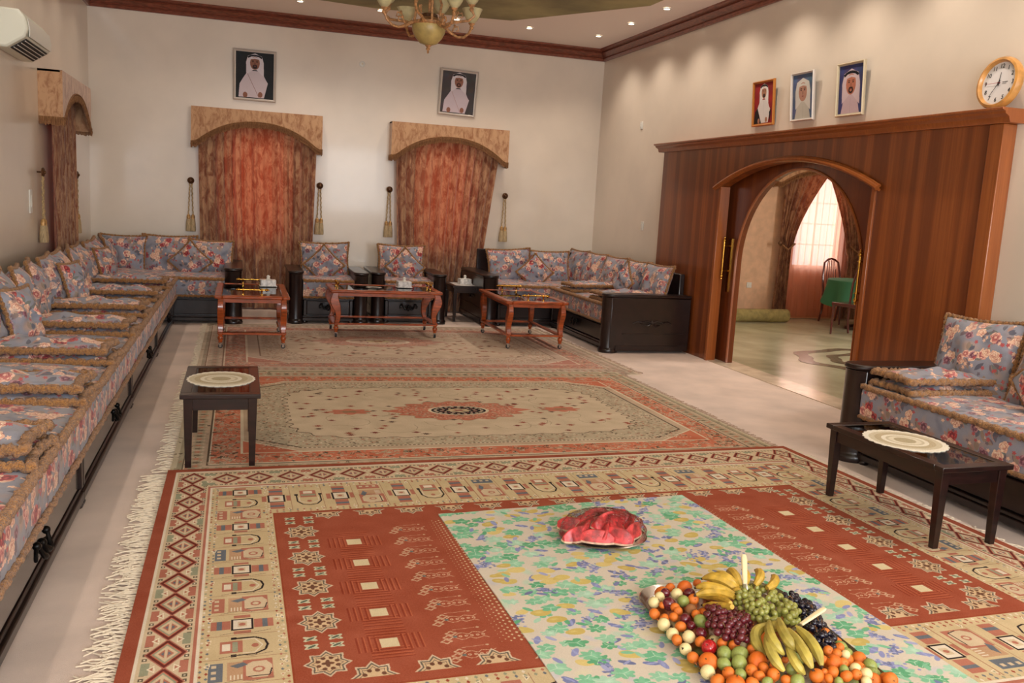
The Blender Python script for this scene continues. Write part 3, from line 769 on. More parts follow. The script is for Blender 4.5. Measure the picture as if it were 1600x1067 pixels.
struct('ceiling_annex', MB().box(AX0, AX1+.2, AY0-.2, YB+.2, 3.2, 3.3), M_ceil)
f = MB(); y = YB+.12
for x0, x1, z0, z1 in ((8.86, 8.9, .86, 2.45), (9.7, 9.74, .86, 2.45), (8.9, 9.7, .86, .9), (8.9, 9.7, 2.41, 2.45), (9.28, 9.32, .9, 2.41)): f.box(x0, x1, y-.02, y+.02, z0, z1)
for z in (1.25, 1.6, 1.95): f.box(8.9, 9.7, y-.01, y+.01, z-.008, z+.008)
for x in (9.05, 9.17, 9.43, 9.56): f.box(x-.006, x+.006, y-.01, y+.01, .9, 2.41)
struct('window_5', f, M_white)
# inlaid medallion in the marble
mdl = MB()
for a, b in ((.95, .80), (.62, .5), (.3, .2)):
    n_ = 40; vs = []; fs = []
    for i in range(n_):
        t = 2*PI*i/n_; wv = 1+.05*math.cos(8*t)
        for r_, z in ((a*wv, .0), (a*wv, .002), (b*wv, .002), (b*wv, .0)): vs.append((7.6+r_*math.cos(t)*1.25, 8.9+r_*math.sin(t), z-.003))
    for i in range(n_):
        k = (i+1) % n_
        for q in range(4): fs.append((i*4+q, k*4+q, k*4+(q+1) % 4, i*4+(q+1) % 4))
    mdl.add(vs, fs)
struct('trim_7', mdl, mat('inlay_marble', (120, 104, 84), .2, var=.2, vscale=14))

def curtain(name, x0t, x1t, x0b, x1b, y, z0, z1, m, seed, folds=22, amp=.045, nx=190, nz=26, parent=None, shape=None, thick=0, yb=None):
    R = random.Random(seed); ph = [R.random()*6 for _ in range(6)]
    def fn(u, v):
        z = z0+(z1-z0)*v
        a, b = (x0b+(x0t-x0b)*v, x1b+(x1t-x1b)*v)
        if shape: a, b = shape(v)
        x = a+(b-a)*u
        uu = u+.012*math.sin(5*v+ph[3])+.02*math.sin(9*u+ph[4])
        d = amp*((1-2*abs(math.sin(folds*PI*uu+ph[0])))*.6+.35*math.sin(folds*.53*2*PI*uu+ph[1])+.3*math.sin(folds*1.9*2*PI*uu+ph[2])*(1-.4*v))
        return (x, y+d*(.55+.45*(1-v)), z)
    mb = MB().grid(fn, nx, nz); return ob(name, mb, m, parent, angle=80)
def pelmet(parent, w, d, ztop, zside, zarch, m, mf, nm='pelmet', fr=.075):
    """box pelmet in local coords: along x, projects to -y"""
    n_ = 36; mb = MB()
    def zl(x):
        t = abs(x)/(w/2); 
        if t > .93: return zside
        return zside+(zarch-zside)*(1-(t/.93)**2.3)
    xs = [-w/2+w*i/n_ for i in range(n_+1)]
    for a, b in zip(xs[:-1], xs[1:]): mb.prism([(a, zl(a)), (b, zl(b)), (b, ztop), (a, ztop)], -d, -d+.02, 'y')
    mb.box(-w/2, -w/2+.02, -d+.02, 0, zside, ztop); mb.box(w/2-.02, w/2, -d+.02, 0, zside, ztop); mb.box(-w/2, w/2, -d+.02, 0, ztop-.02, ztop)
    p = ob(nm, mb, m, parent, smooth=False)
    fb = MB(); R = random.Random(2)
    def strand(px, py, z, nx_, ny_):
        l = fr*R.uniform(.85, 1.1)
        fb.add([(px-.006*nx_, py-.006*ny_, z+.01), (px+.006*nx_, py+.006*ny_, z+.01), (px+.005*nx_, py+.005*ny_, z-l), (px-.005*nx_, py-.005*ny_, z-l), (px-.004*ny_, py-.004*nx_-.006*nx_, z-l*.4)], [(0, 1, 4), (1, 2, 4), (2, 3, 4), (3, 0, 4)])
    k = int(w/.011)
    for i in range(k+1):
        x = -w/2+w*i/k; strand(x, -d-.006, zl(x)+fr*.45, 1, 0)
    for sx in (-1, 1):
        for i in range(int(d/.011)): strand(sx*(w/2+.004), -d+.011*i, zside+fr*.45, 0, 1)
    ob('fringe', fb, mf, parent, smooth=False, kind='stuff')
    pts = [(x, -d-.006, zl(x)+fr*.5) for x in xs]; ob('braid', MB().tube(pts, .009, 6), mf, parent)
    return p
# curtains of the far wall
for nm, cx, args in (('left', .22, (-.55, 1.01, -.50, .95, 3)), ('right', 2.885, (2.1, 3.66, 2.2, 3.34, 8))):
    c0 = empty('curtain', (cx, YB, 0), 0, 'gold brown crushed velvet curtain under fringed pelmet, %s one on the far wall' % nm, 'curtain', 'curtains of the far wall')
    x0t, x1t, x0b, x1b, sd = args
    curtain('drape', x0t-cx, x1t-cx, x0b-cx, x1b-cx, -.13, .02, 2.58, M_velvet, sd, parent=c0, folds=12, amp=.062)
    pelmet(c0, 1.70 if nm == 'left' else 1.72, .22, 2.69 if nm == 'left' else 2.70, 2.20, 2.50, M_pelmet, M_pfringe)
cL = empty('curtain', (XL, 10.75, 0), 0, 'gold brown crushed velvet curtain under a fringed pelmet on the left wall', 'curtain'); cL.rotation_euler = (0, 0, PI/2)
curtain('drape', -.70, .66, -.66, .62, -.085, .02, 2.58, M_velvet, 21, parent=cL, folds=14, amp=.025)
pelmet(cL, 1.75, .22, 2.69, 2.20, 2.50, M_pelmet, M_pfringe)

# tassel tiebacks
def tassel(loc, rz, label):
    t = empty('curtain_tassel', loc, rz, label, 'tassel', 'tasselled tiebacks beside the curtains')
    ob('rosette', MB().lathe([(.042, 0), (.045, .012), (.035, .02), (.03, .016), (.02, .022), (.012, .034), (.002, .036)], n=20), M_rosette, t, (0, -.045, 0), (PI/2, 0, 0))
    ob('hook', MB().tube([(0, 0, 0), (0, -.05, 0)], .008, 8), M_rosette, t)
    R = random.Random(1)
    for s_ in (-1, 1):
        pts = [(s_*(.012+.016*(k/22.)+.004*math.sin(k*1.9)), -.05+.004*math.cos(k*1.9), -.03-.42*k/22) for k in range(23)]
        ob('cord', MB().tube(pts, .0085, 7, jit=.15, rr=R), M_cord, t)
        tp = ob('tassel', MB().lathe([(.008, 0), (.02, -.012), (.026, -.04), (.022, -.062), (.026, -.07)], (s_*.028, -.05, -.45), 12), M_oldgold, t)
        ob('skirt', MB().lathe([(.024, -.065), (.03, -.10), (.036, -.20), (.034, -.23), (.01, -.232)], (s_*.028, -.05, -.45), 14, wob=.06, nw=14), M_tassel, tp)
    return t
for x, z, lab in ((-.64, 1.72, 'gold tasselled tieback left of the first curtain on the far wall'), (1.065, 1.75, 'gold tasselled tieback right of the first curtain on the far wall'),
                  (2.045, 1.755, 'gold tasselled tieback left of the second curtain on the far wall'), (3.775, 1.76, 'gold tasselled tieback right of the second curtain on the far wall')):
    tassel((x, YB, z), 0, lab)
tassel((XL, 9.75, 1.70), PI/2, 'gold tasselled tieback at the near edge of the left wall curtain')
tassel((XL, 11.68, 1.70), PI/2, 'gold tasselled tieback at the far edge of the left wall curtain')
for t in COL.objects:
    pass
# next room: swag curtains, sheer
ca = empty('curtain', (9.28, YB, 0), 0, 'brown brocade swag curtains with pink sheer over the next room window', 'curtain')
def shL(v):
    z = v*2.5
    if z > 1.2: t = (z-1.2)/1.3; return (-.78, -.52+.62*t**1.5)
    return (-.80+.02*z, -.55)
def shR(v):
    z = v*2.5
    if z > 1.1: t = (z-1.1)/1.4; return (.52-.55*t**1.4, .86)
    return (.56, .84)
curtain('drape', 0, 0, 0, 0, -.13, .02, 2.5, M_brocade, 5, parent=ca, folds=8, amp=.035, nx=90, shape=shL)
curtain('drape', 0, 0, 0, 0, -.13, .02, 2.5, M_brocade, 6, parent=ca, folds=8, amp=.035, nx=90, shape=shR)
curtain('sheer', -.7, .75, -.7, .75, -.06, .03, 2.5, M_sheer, 9, parent=ca, folds=14, amp=.02, nx=120)
pelmet(ca, 1.9, .2, 2.66, 2.2, 2.45, M_pelmet, M_pfringe)
for s_, x in ((-1, -.66), (1, .70)):
    ob('tieback', MB().tube([(x-.14, -.18, 1.26), (x, -.2, 1.16), (x+.14, -.18, 1.26)], .016, 8), M_pfringe, ca)
    ob('rosette', MB().lathe([(.04, 0), (.045, .015), (.02, .03)], n=14), M_rosette, ca, (x+s_*.15, -.19, 1.26), (PI/2, 0, 0))

ob('rolled_carpet', MB().tube([(6.9, 12.35, .105), (8.5, 12.45, .105)], .105, 24).tube([(8.49, 12.4494, .105), (8.515, 12.4504, .105)], .07, 20), mat('green_carpet_roll', (150, 136, 84), .95, var=.1, vscale=12, bump=.5, bscale=120),
   label='rolled green carpet lying on the marble floor of the next room', cat='carpet roll')
# dining table with green cloth and two chairs
dt = empty('dining_table', (9.36, 11.75, 0), 0, 'round dining table under a green cloth in the next room', 'table')
ob('tabletop', MB().lathe([(.5, .72), (.52, .73), (.52, .75), (.5, .76)], n=32), M_mahog, dt)
ob('pedestal', MB().lathe([(.22, 0), (.2, .04), (.07, .08), (.05, .3), (.08, .4), (.05, .5), (.1, .7)], n=20), M_mahog, dt)
gc = MB(); vs = []; n_ = 72
for r_, z, wv in ((.001, .765, 0), (.3, .765, 0), (.52, .765, 0), (.535, .755, 0), (.545, .65, .03), (.56, .5, .06), (.575, .40, .09)):
    for i in range(n_):
        t = 2*PI*i/n_; rr = r_*(1+wv*math.cos(9*t)+wv*.5*math.cos(5*t)); zz = z-(.06*math.cos(4*t) if wv > .05 else 0); vs.append((rr*math.cos(t), rr*math.sin(t), zz))
fs = [(j*n_+i, j*n_+(i+1) % n_, (j+1)*n_+(i+1) % n_, (j+1)*n_+i) for j in range(6) for i in range(n_)]
gc.add(vs, fs)
ob('tablecloth', gc, mat('green_cloth', (56, 118, 84), .8), loc=(9.36, 11.75, 0), label='green cloth hanging over the round table in the next room', cat='tablecloth')
def dchair(loc, rz, lab):
    c = empty('dining_chair', loc, rz, lab, 'chair', 'dining chairs of the next room')
    ob('seat', MB().box(-.22, .22, -.21, .21, .43, .48), mat('chair_red_wood', (92, 30, 26), .25, coat=.5), c, bevel=.012)
    wd = bpy.data.materials['chair_red_wood']
    for sx in (-1, 1):
        ob('leg', MB().tube([(sx*.19, -.18, .44), (sx*.195, -.185, .2), (sx*.19, -.19, 0)], [.024, .018, .014], 8), wd, c)
        ob('leg', MB().tube([(sx*.19, .19, .44), (sx*.195, .20, .2), (sx*.19, .24, 0)], [.022, .018, .016], 8), wd, c)
    b = MB().tube([(-.19, .20, .45), (-.2, .24, .75), (-.16, .27, .98), (-.08, .28, 1.03), (0, .28, 1.045), (.08, .28, 1.03), (.16, .27, .98), (.2, .24, .75), (.19, .20, .45)], .017, 8)
    ob('backrest', b, wd, c)
    for q in range(5):
        x = -.09+.045*q; ob('spindle', MB().tube([(x, .21, .48), (x*1.2, .25, .75), (x*.8, .275, 1.02)], .008, 6), wd, c)
    return c
dchair((8.66, 11.05, 0), -PI*.40, 'red wooden spindle-back chair in front of the green-covered table')
dchair((9.5, 12.45, 0), .2, 'red wooden chair behind the green-covered table')

# ================================================================== rugs
def sheet(name, corners, im, thick, z, nu=24, nv=20, wav=0, **k):
    """corners: (x,y) of bottom-left, bottom-right, top-right, top-left"""
    bl, br, tr, tl = [Vector(p) for p in corners]; mb = MB(); R = random.Random(4); ph = [R.random()*6 for _ in range(5)]
    def fn(u, v):
        p = (bl*(1-u)+br*u)*(1-v)+(tl*(1-u)+tr*u)*v
        zz = z+thick
        if wav: zz += wav*(math.sin(u*23+ph[0]+v*4)*math.sin(v*17+ph[1])+.6*math.sin(u*9+v*31+ph[2])+1.2)*.5
        return (p.x, p.y, zz)
    mb.grid(fn, nu, nv); n_ = nu+1
    rim = list(range(0, n_))+[j*n_+nu for j in range(1, nv+1)]+[nv*n_+i for i in range(nu-1, -1, -1)]+[j*n_ for j in range(nv-1, 0, -1)]
    b = len(mb.v); mb.v += [(mb.v[i][0], mb.v[i][1], z) for i in rim]; m = len(rim)
    for i in range(m): mb.f.append((rim[i], b+i, b+(i+1) % m, rim[(i+1) % m]))
    me = mb.mesh(name, True, 60); uv = me.uv_layers.new(name='UV'); 
    inv = {}
    for j in range(nv+1):
        for i in range(n_): inv[j*n_+i] = (i/nu, j/nv)
    for i, r_ in enumerate(rim): inv[b+i] = inv[r_]
    for lp in me.loops: uv.data[lp.index].uv = inv[lp.vertex_index]
    o = ob(name, me, im, **k); return o
def rugfringe(parent, p, q, l, dens, seed, col, z=.006):
    p, q = Vector(p), Vector(q); d = (q-p); L_ = d.length; d.normalize(); nrm = Vector((-d.y, d.x)); R = random.Random(seed); mb = MB()
    for i in range(int(L_*dens)):
        s_ = p+d*(i/dens+R.uniform(-.006, .006)); pts = []; dirx = R.uniform(-.5, .5)
        ll = l*R.uniform(.5, 1.1)
        for k in range(5):
            t = k/4; e = s_+nrm*ll*t+d*(dirx*ll*t*t+.012*math.sin(t*5+i*1.7)); pts.append((e.x, e.y, z+.003+.006*math.sin(t*PI)*R.random()))
        w_ = .0028; vs = []
        for a, b, c_ in pts: vs += [(a-d.x*w_, b-d.y*w_, c_), (a, b, c_+.004), (a+d.x*w_, b+d.y*w_, c_)]
        fs = []
        for k in range(4): fs += [(k*3, k*3+1, k*3+4, k*3+3), (k*3+1, k*3+2, k*3+5, k*3+4)]
        mb.add(vs, fs)
    return ob('fringe', mb, col, parent, smooth=False, kind='stuff')
M_rfr = mat('cream_rug_fringe', (214, 198, 172), .9)
im_far = persian('far_rug', 3.9, 3.1, PAL2, 31, (.62, .36, .3, .18, -.2, .3, (184, 142, 126), (196, 168, 150)), (198, 176, 154), (182, 128, 112), (.22, .30, .18, .2, .12, .12), 0)
rf = sheet('rug', [(-.37, 8.28), (3.92, 8.12), (3.80, 11.30), (-.37, 11.36)], imgmat('far_rug', im_far, .95, .4, 500, spec=.1), .008, 0, label='pale pink and beige patterned carpet under the coffee tables', cat='rug')
rugfringe(rf, (-.37, 8.3), (-.37, 11.35), .07, 60, 3, M_rfr, 0); rugfringe(rf, (3.80, 11.3), (3.9, 8.2), .08, 60, 4, mat('brown_rug_fringe', (170, 144, 122), .9), 0)
im_mid = persian('mid_rug', 4.1, 3.25, PAL1, 12, (.50, .31, .22, .14, .0, -.05, (190, 118, 94), (40, 34, 36)), (202, 182, 154), (196, 114, 86), (.215, .30, .175, .20, .08, .09), .86)
rm = sheet('rug', [(-.375, 5.12), (3.72, 5.2), (3.68, 8.22), (-.375, 8.36)], imgmat('mid_rug', im_mid, .95, .4, 500, spec=.1), .010, .006, label='beige and salmon medallion carpet with a dark oval centre, middle of the hall', cat='rug')
rugfringe(rm, (-.375, 5.3), (-.375, 8.34), .10, 70, 5, M_rfr, .004); rugfringe(rm, (3.68, 8.2), (3.72, 5.3), .07, 70, 6, bpy.data.materials['brown_rug_fringe'], .004)
rr_ = sheet('rug', [(-.385, 1.94), (3.97, 2.02), (3.79, 5.42), (-.385, 5.30)], imgmat('red_rug', red_rug(), .95, .45, 500, spec=.1), .008, .0155, label='brick red carpet with cream diamond border in the foreground', cat='rug')
rugfringe(rr_, (-.385, 1.95), (-.385, 5.28), .13, 120, 7, M_rfr, .004)
rugfringe(rr_, (3.79, 5.4), (3.97, 2.05), .08, 70, 8, M_rfr, .004)
RZ = .0235
tc_ = sheet('tablecloth', [(1.085, 1.98), (2.60, 1.98), (2.483, 4.483), (1.004, 4.36)], imgmat('tablecloth', cloth_img(), .7, .15, 200, spec=.3), .002, RZ+.0005, 60, 90, wav=.003,
            label='green, yellow and violet flowered plastic cloth spread on the red rug', cat='tablecloth')
CZ = RZ+.006

# ================================================================== cushions
def cushion_meshes(key, w_, h_, t_, fr, seed, n_=20, wr=.014, pinch=.085):
    R = random.Random(seed); ph = [R.random()*6 for _ in range(8)]; mb = MB()
    def edge(u, v):                       # u,v in -1..1
        k = pinch
        x = u*w_/2*(1-k*(1-v*v)*abs(u)**3); y = v*h_/2*(1-k*(1-u*u)*abs(v)**3); return x, y
    def P(u, v, s_):
        x, y = edge(u, v); f = (max(0, 1-u**4)*max(0, 1-v**4))**.55*(.55+.45*(1-u*u)*(1-v*v))
        wv = wr*(math.sin(7*u+3*v+ph[0])+.7*math.sin(-5*u+8*v+ph[1])+.6*math.sin(13*u+ph[2])*(1-abs(v)))*f
        return (x, y, s_*t_/2*f+wv)
    q = [-math.cos(PI*i/n_) for i in range(n_+1)]; q = [(.5*a+.5*(-1+2*i/n_)) for i, a in enumerate(q)]
    idx = {}
    for s_ in (1, -1):
        for j in range(n_+1):
            for i in range(n_+1):
                border = i in (0, n_) or j in (0, n_)
                if border and s_ == -1: idx[(s_, i, j)] = idx[(1, i, j)]; continue
                idx[(s_, i, j)] = len(mb.v); mb.v.append(P(q[i], q[j], s_))
    for s_ in (1, -1):
        for j in range(n_):
            for i in range(n_):
                f = (idx[(s_, i, j)], idx[(s_, i+1, j)], idx[(s_, i+1, j+1)], idx[(s_, i, j+1)]); mb.f.append(f if s_ == 1 else f[::-1])
    me = mb.mesh('cushion', True, 180); me.materials.append(M_floral)
    step = fr*.40; pts = []
    for a, b in (((-1, -1), (1, -1)), ((1, -1), (1, 1)), ((1, 1), (-1, 1)), ((-1, 1), (-1, -1))):
        k = int((w_ if a[1] == b[1] else h_)/step)
        for i in range(k):
            t = i/k; u, v = a[0]+(b[0]-a[0])*t, a[1]+(b[1]-a[1])*t; x, y = edge(u, v)
            pts.append((x*1.0, y*1.0, .004*math.sin(len(pts)*.9)))
    fb = MB().tube(pts, fr, 9, closed=True, jit=.36, rr=R); fm = fb.mesh('fringe', True, 180); fm.materials.append(M_fringe)
    return me, fm
CM = {}
def cm(key):
    spec = {'seat': (.78, .38, .085, .021), 'back': (.56, .50, .20, .015), 'wide': (.66, .52, .20, .015), 'small': (.385, .385, .14, .013), 'big': (.66, .56, .22, .016)}[key[0]]
    if key not in CM: CM[key] = cushion_meshes(key, *spec, seed=hash(key[1])+len(key[0]))
    return CM[key]
def cushion(kind, var, mtx_loc, basis, label, group, name='cushion'):
    """basis: local x axis (width), local y axis (height) as vectors"""
    me, fm = cm((kind, var)); o = bpy.data.objects.new(name, me); COL.objects.link(o)
    bx = Vector(basis[0]).normalized(); by = Vector(basis[1]); by = (by-bx*by.dot(bx)).normalized(); bz = bx.cross(by)
    mt = Matrix((bx, by, bz)).transposed().to_4x4(); mt.translation = Vector(mtx_loc); o.matrix_world = mt
    props(o, label, 'cushion', group)
    f = bpy.data.objects.new('fringe', fm); COL.objects.link(f); f.parent = o
    return o

# ================================================================== sofas
SEAT = .545
def mattress(parent, L_, W_, sides, seed, zb=.335, zt=SEAT, front=True):
    """local: x along length 0..L, y depth 0 (front) .. W ; returns mattress with fringe child"""
    R = random.Random(seed); ph = [R.random()*6 for _ in range(4)]; ny = 14; nx = max(8, int(L_*10)); mb = MB()
    def pr(v):      # profile going front-bottom -> front-top -> back
        t = v
        if t < .25: q = t/.25; return (-.006*math.sin(q*PI), zb+(zt-zb)*q)
        q = (t-.25)/.75; return (W_*q, zt+.03*math.sin(PI*q)**.6)
    def fn(u, v):
        y, z = pr(v); return (u*L_, y+.004*math.sin(u*L_*9+ph[0]), z+(.006*math.sin(u*L_*7+ph[1])*math.sin(v*6) if v > .3 else 0))
    mb.grid(fn, nx, 28)
    n0 = nx+1
    for i in (0, nx):      # end caps
        b = len(mb.v); mb.v.append((L_*(i/nx), W_/2, (zb+zt)/2)); ring = [j*n0+i for j in range(29)]+[]
        for a, c_ in zip(ring[:-1], ring[1:]): mb.f.append((a, c_, b))
        mb.f.append((ring[-1], ring[0], b))
    mt = ob('mattress', mb, M_floral, parent, angle=60)
    fb = MB()
    for (y, z, r_) in ((-.006, zt+.004, .020), (-.008, zb+.004, .014)):
        k = int(L_/.011); fb.tube([(L_*i/k, y+.003*math.sin(i*.7), z+.003*math.sin(i*1.1)) for i in range(k+1)], r_, 8, jit=.28, rr=R)
    for x in ((.012,) if 'l' in sides else ())+((L_-.012,) if 'r' in sides else ()):
        k = int(W_/.02); fb.tube([(x, W_*i/k, zt+.006) for i in range(k+1)], .016, 7, jit=.28, rr=R)
    ob('fringe', fb, M_fringe, mt, angle=180)
    return mt
def scroll_handle(parent, x, z, mm=None, s_=1):
    """ornate drop handle with leafy scrolls on a front facing local -y"""
    mb = MB(); pts = lambda sg: [(x+sg*s_*(.0+.085*t), -.018-.018*math.sin(PI*t), z+s_*(.03-.05*math.sin(PI*t*1.0)+.02*t)) for t in [k/10 for k in range(11)]]
    for sg in (-1, 1):
        mb.tube(pts(sg), [.007+.006*math.sin(PI*k/10) for k in range(11)], 8)
        mb.sphere((x+sg*s_*.088, -.014, z+s_*.05), .017, 10, 7)
        mb.tube([(x+sg*s_*.09, -.012, z+s_*.05), (x+sg*s_*.115, -.016, z+s_*.03), (x+sg*s_*.11, -.014, z), (x+sg*s_*.09, -.012, z+s_*.01)], .008, 7)
        for k in range(4):
            a = .5+k*.55; mb.tube([(x+sg*s_*.02, -.012, z-s_*.0), (x+sg*s_*(.02+.045*math.cos(a)), -.02, z+s_*.045*math.sin(a))], [.009, .003], 6)
    mb.sphere((x, -.014, z+s_*.03), .02, 10, 7); mb.sphere((x, -.02, z-s_*.022), .012, 8, 6)
    return ob('handle', mb, mm or M_iron, parent)
def sofa_unit(name, loc, rz, L_, W_, label, sides='', group=None, panel=M_drawer, back=True, seed=0, backh=.90, cat='sofa', back_end=0, drawers=1):
    """local x along front, y to the back; front at y=0"""
    s_ = empty(name, loc, rz, label, cat, group)
    ob('base', MB().box(.012, L_-.012, .05, W_, .04, .325), M_blackw, s_)
    ob('plinth_moulding', MB().box(.0, L_, .0, .08, .03, .075).box(.0, L_, .014, .08, .075, .10).box(0, L_, .012, .06, .30, .325), M_blackw, s_, bevel=.006)
    w1 = L_/drawers
    for k in range(drawers):
        dr = ob('drawer', MB().box(w1*k+.05, w1*(k+1)-.05, .018, .05, .11, .29), panel, s_, bevel=.008)
        scroll_handle(dr, w1*(k+.5), .20, M_iron)
    for x in (0.03, L_-.03):
        ob('foot', MB().lathe([(.03, 0), (.036, .015), (.03, .03), (.035, .05)], (x, .035, 0), 14), M_blackw, s_)
        ob('stile', MB().box(x-.02, x+.02, .004, .04, .10, .30), M_blackw, s_, bevel=.006)
    if back: ob('backrest', MB().box(0.01, L_-.01+back_end, W_-.07, W_, .04, backh), M_blackw, s_, bevel=.012)
    mt = mattress(s_, L_, W_-.08, sides, seed); mt.location = (0, -.02, 0)
    for c in list(COL.objects):
        pass
    return s_
def sofa_arm(parent, x0, x1, y0, y1, h=.69, face=None):
    """boxy arm with rounded front column, moulded base and carved side"""
    a = ob('arm', MB().box(x0, x1, y0+.06, y1, .03, h-.035), M_blackw, parent, bevel=.01)
    cx = (x0+x1)/2; r_ = (x1-x0)/2
    ob('column', MB().lathe([(r_*1.14, 0), (r_*1.2, .03), (r_*1.1, .05), (r_*1.02, .06), (r_, .07), (r_, h-.05), (r_*1.05, h-.04)], (cx, y0+r_*.9, 0), 28), M_blackw, a)
    ob('arm_cap', MB().prism([(x0-.012, y1)]+[(cx-(r_+.012)*math.cos(PI*k/10), y0+r_*.9-(r_+.012)*math.sin(PI*k/10)) for k in range(11)]+[(x1+.012, y1)], h-.035, h, 'z'), M_blackw, a, bevel=.012)
    for sx, xx in ((-1, x0), (1, x1)):
        cv = MB().box(*sorted((xx, xx+sx*.012)), y0+.22, y1-.08, .22, .232).box(*sorted((xx, xx+sx*.010)), y0+.14, y1-.02, .03, .09)
        yc = (y0+y1)/2+.05
        for sg in (-1, 1):
            cv.tube([(xx+sx*.008, yc, .36), (xx+sx*.012, yc+sg*.07, .385), (xx+sx*.012, yc+sg*.13, .36), (xx+sx*.01, yc+sg*.19, .375), (xx+sx*.006, yc+sg*.25, .355)], [.014, .012, .016, .01, .004], 7)
            cv.tube([(xx+sx*.008, yc+sg*.02, .35), (xx+sx*.012, yc+sg*.05, .325), (xx+sx*.01, yc+sg*.1, .335)], [.012, .012, .004], 7)
        cv.sphere((xx+sx*.008, yc, .365), .028, 10, 7, sx=.5)
        ob('carving', cv, M_blackw, a)
    return a

# left run: front edge along x = -.76, local x runs along -world y ... use rz=+90deg: local x -> +Y, local y -> -X
XF = -.75
names_m = ['nearest the camera', 'second from the camera, with the near stacks', 'third from the camera, beside the small table', 'fourth from the camera, before the corner']
for k, (y0, y1) in enumerate(((2.62, 4.81), (4.81, 6.99), (6.99, 9.14), (9.14, 11.36))):
    sofa_unit('sofa_unit', (XF, y0, 0), PI/2, y1-y0, 1.0, 'floral bench unit of the left wall sofa, '+names_m[k], 'lr', 'bench units along the left wall', seed=k)
# corner and short return on the far wall
uc = sofa_unit('sofa_unit', (-1.84, 11.37, 0), 0, 1.665, 1.38, 'floral sofa unit in the far left corner with one dark wooden arm', '', seed=9, backh=.90, panel=M_blackw)
sofa_arm(uc, 1.665, 1.865, -.06, 1.35)
# armchairs
def armchair(loc, rz, label, seed):
    c = sofa_unit('armchair', loc, rz, .64, .95, label, '', 'dark wooden armchairs against the far wall', panel=M_blackw, seed=seed, cat='armchair', backh=.93)
    sofa_arm(c, -.175, -.003, -.06, .93, .67); sofa_arm(c, .643, .815, -.06, .93, .67)
    return c
armchair((.77, 11.52, 0), 0, 'dark wooden armchair with floral cushions, left of the two by the far wall', 31)
armchair((1.83, 11.66, 0), -.02, 'dark wooden armchair with floral cushions, right of the two by the far wall', 32)
# right corner sofa
us = sofa_unit('sofa_unit', (3.34, 11.52, 0), 0, 1.80, 1.33, 'floral sofa unit on the far wall right of the small table, with left wooden arm', '', seed=41, backh=.97, panel=M_blackw)
sofa_arm(us, -.21, -.003, -.06, 1.3)
ur = sofa_unit('sofa_unit', (4.10, 11.49, 0), -PI/2, 1.87, 1.02, 'long floral sofa along the right wall ending in a carved black arm', '', seed=42, backh=.93, panel=M_blackw, drawers=1)
sofa_arm(ur, 1.873, 2.07, -.06, 1.02)
# near right sofa
un = sofa_unit('sofa_unit', (4.12, 5.03, 0), -PI/2, 3.1, 1.04, 'floral sofa in the right foreground beside the low table', '', seed=43, backh=.93, panel=M_blackw, drawers=2)
sofa_arm(un, -.20, -.003, -.06, 1.0, .69)

# --- seat cushion stacks on the left run
stack_y = [3.60+.0, 4.65, 5.70, 6.78, 7.80, 8.86, 9.95]
ords = ['nearest', 'second', 'third', 'fourth', 'fifth', 'sixth', 'farthest']
for k, y in enumerate(stack_y):
    for lv in (0, 1):
        R = random.Random(50+k*2+lv)
        cushion('seat', k % 3+lv*3, (-1.125+R.uniform(-.015, .02)-(.01 if lv else 0), y+.20+R.uniform(-.01, .015), SEAT+.032+lv*.064), ((1, R.uniform(-.03, .03)-.03, .0), (0, 1, 0)),
                'flat floral arm cushion, %s of the %s pair from the camera on the left sofa' % ('top' if lv else 'bottom', ords[k]), 'stacked arm cushions on the left sofa')
# --- back cushions on the left run
ORD = ['first', 'second', 'third', 'fourth', 'fifth', 'sixth', 'seventh', 'eighth', 'ninth', 'tenth', 'eleventh', 'twelfth', 'thirteenth', 'fourteenth', 'fifteenth', 'sixteenth', 'seventeenth', 'eighteenth', 'nineteenth', 'twentieth', 'twenty-first', 'twenty-second', 'twenty-third', 'twenty-fourth', 'twenty-fifth']
k = 0; ys = [3.0+.545*i for i in range(17)]
for i, y in enumerate(ys):
    R = random.Random(90+i); lean = R.uniform(.22, .30)
    cushion('back', i % 4, (-1.55+R.uniform(-.02, .02), y, SEAT+.205), ((R.uniform(-.22, .02), 1, R.uniform(-.05, .05)), (-lean, 0, 1)),
            'big floral back cushion against the left wall, %s counted from the camera' % ORD[i], 'back cushions of the left sofa')
for i, (x, y, rx) in enumerate(((-1.36, 6.45, .55), (-1.38, 8.55, .55), (-1.40, 10.6, .4))):
    cushion('small', 1+i, (x, y, SEAT+.20), ((.26, .96, .0), (-.30, .08, 1)), 'gold-fringed floral cushion turned sideways on the left sofa, %s one' % ('near', 'middle', 'far')[i], 'turned cushions on the left sofa')
# --- far left corner cushions
cushion('back', 0, (-1.42, 12.28, SEAT+.20), ((1, -.12, 0), (0, .24, 1)), 'floral back cushion in the far left corner, left of three', 'back cushions of the far left sofa unit')
cushion('big', 1, (-.86, 12.26, SEAT+.19), ((1, 0, .0), (0, .24, 1)), 'large floral back cushion between the corner cushion and the end cushion, far left', 'back cushions of the far left sofa unit')
cushion('back', 3, (-.36, 12.20, SEAT+.18), ((1, .05, -.03), (0, .24, 1)), 'floral back cushion with red roses at the arm end of the far left sofa', 'back cushions of the far left sofa unit')
cushion('small', 0, (-.60, 11.95, SEAT+.16), ((1, 0, 1), (-1, .3, 1)), 'small diamond-set floral cushion leaning on the far left sofa cushions', 'diamond-set throw cushions')
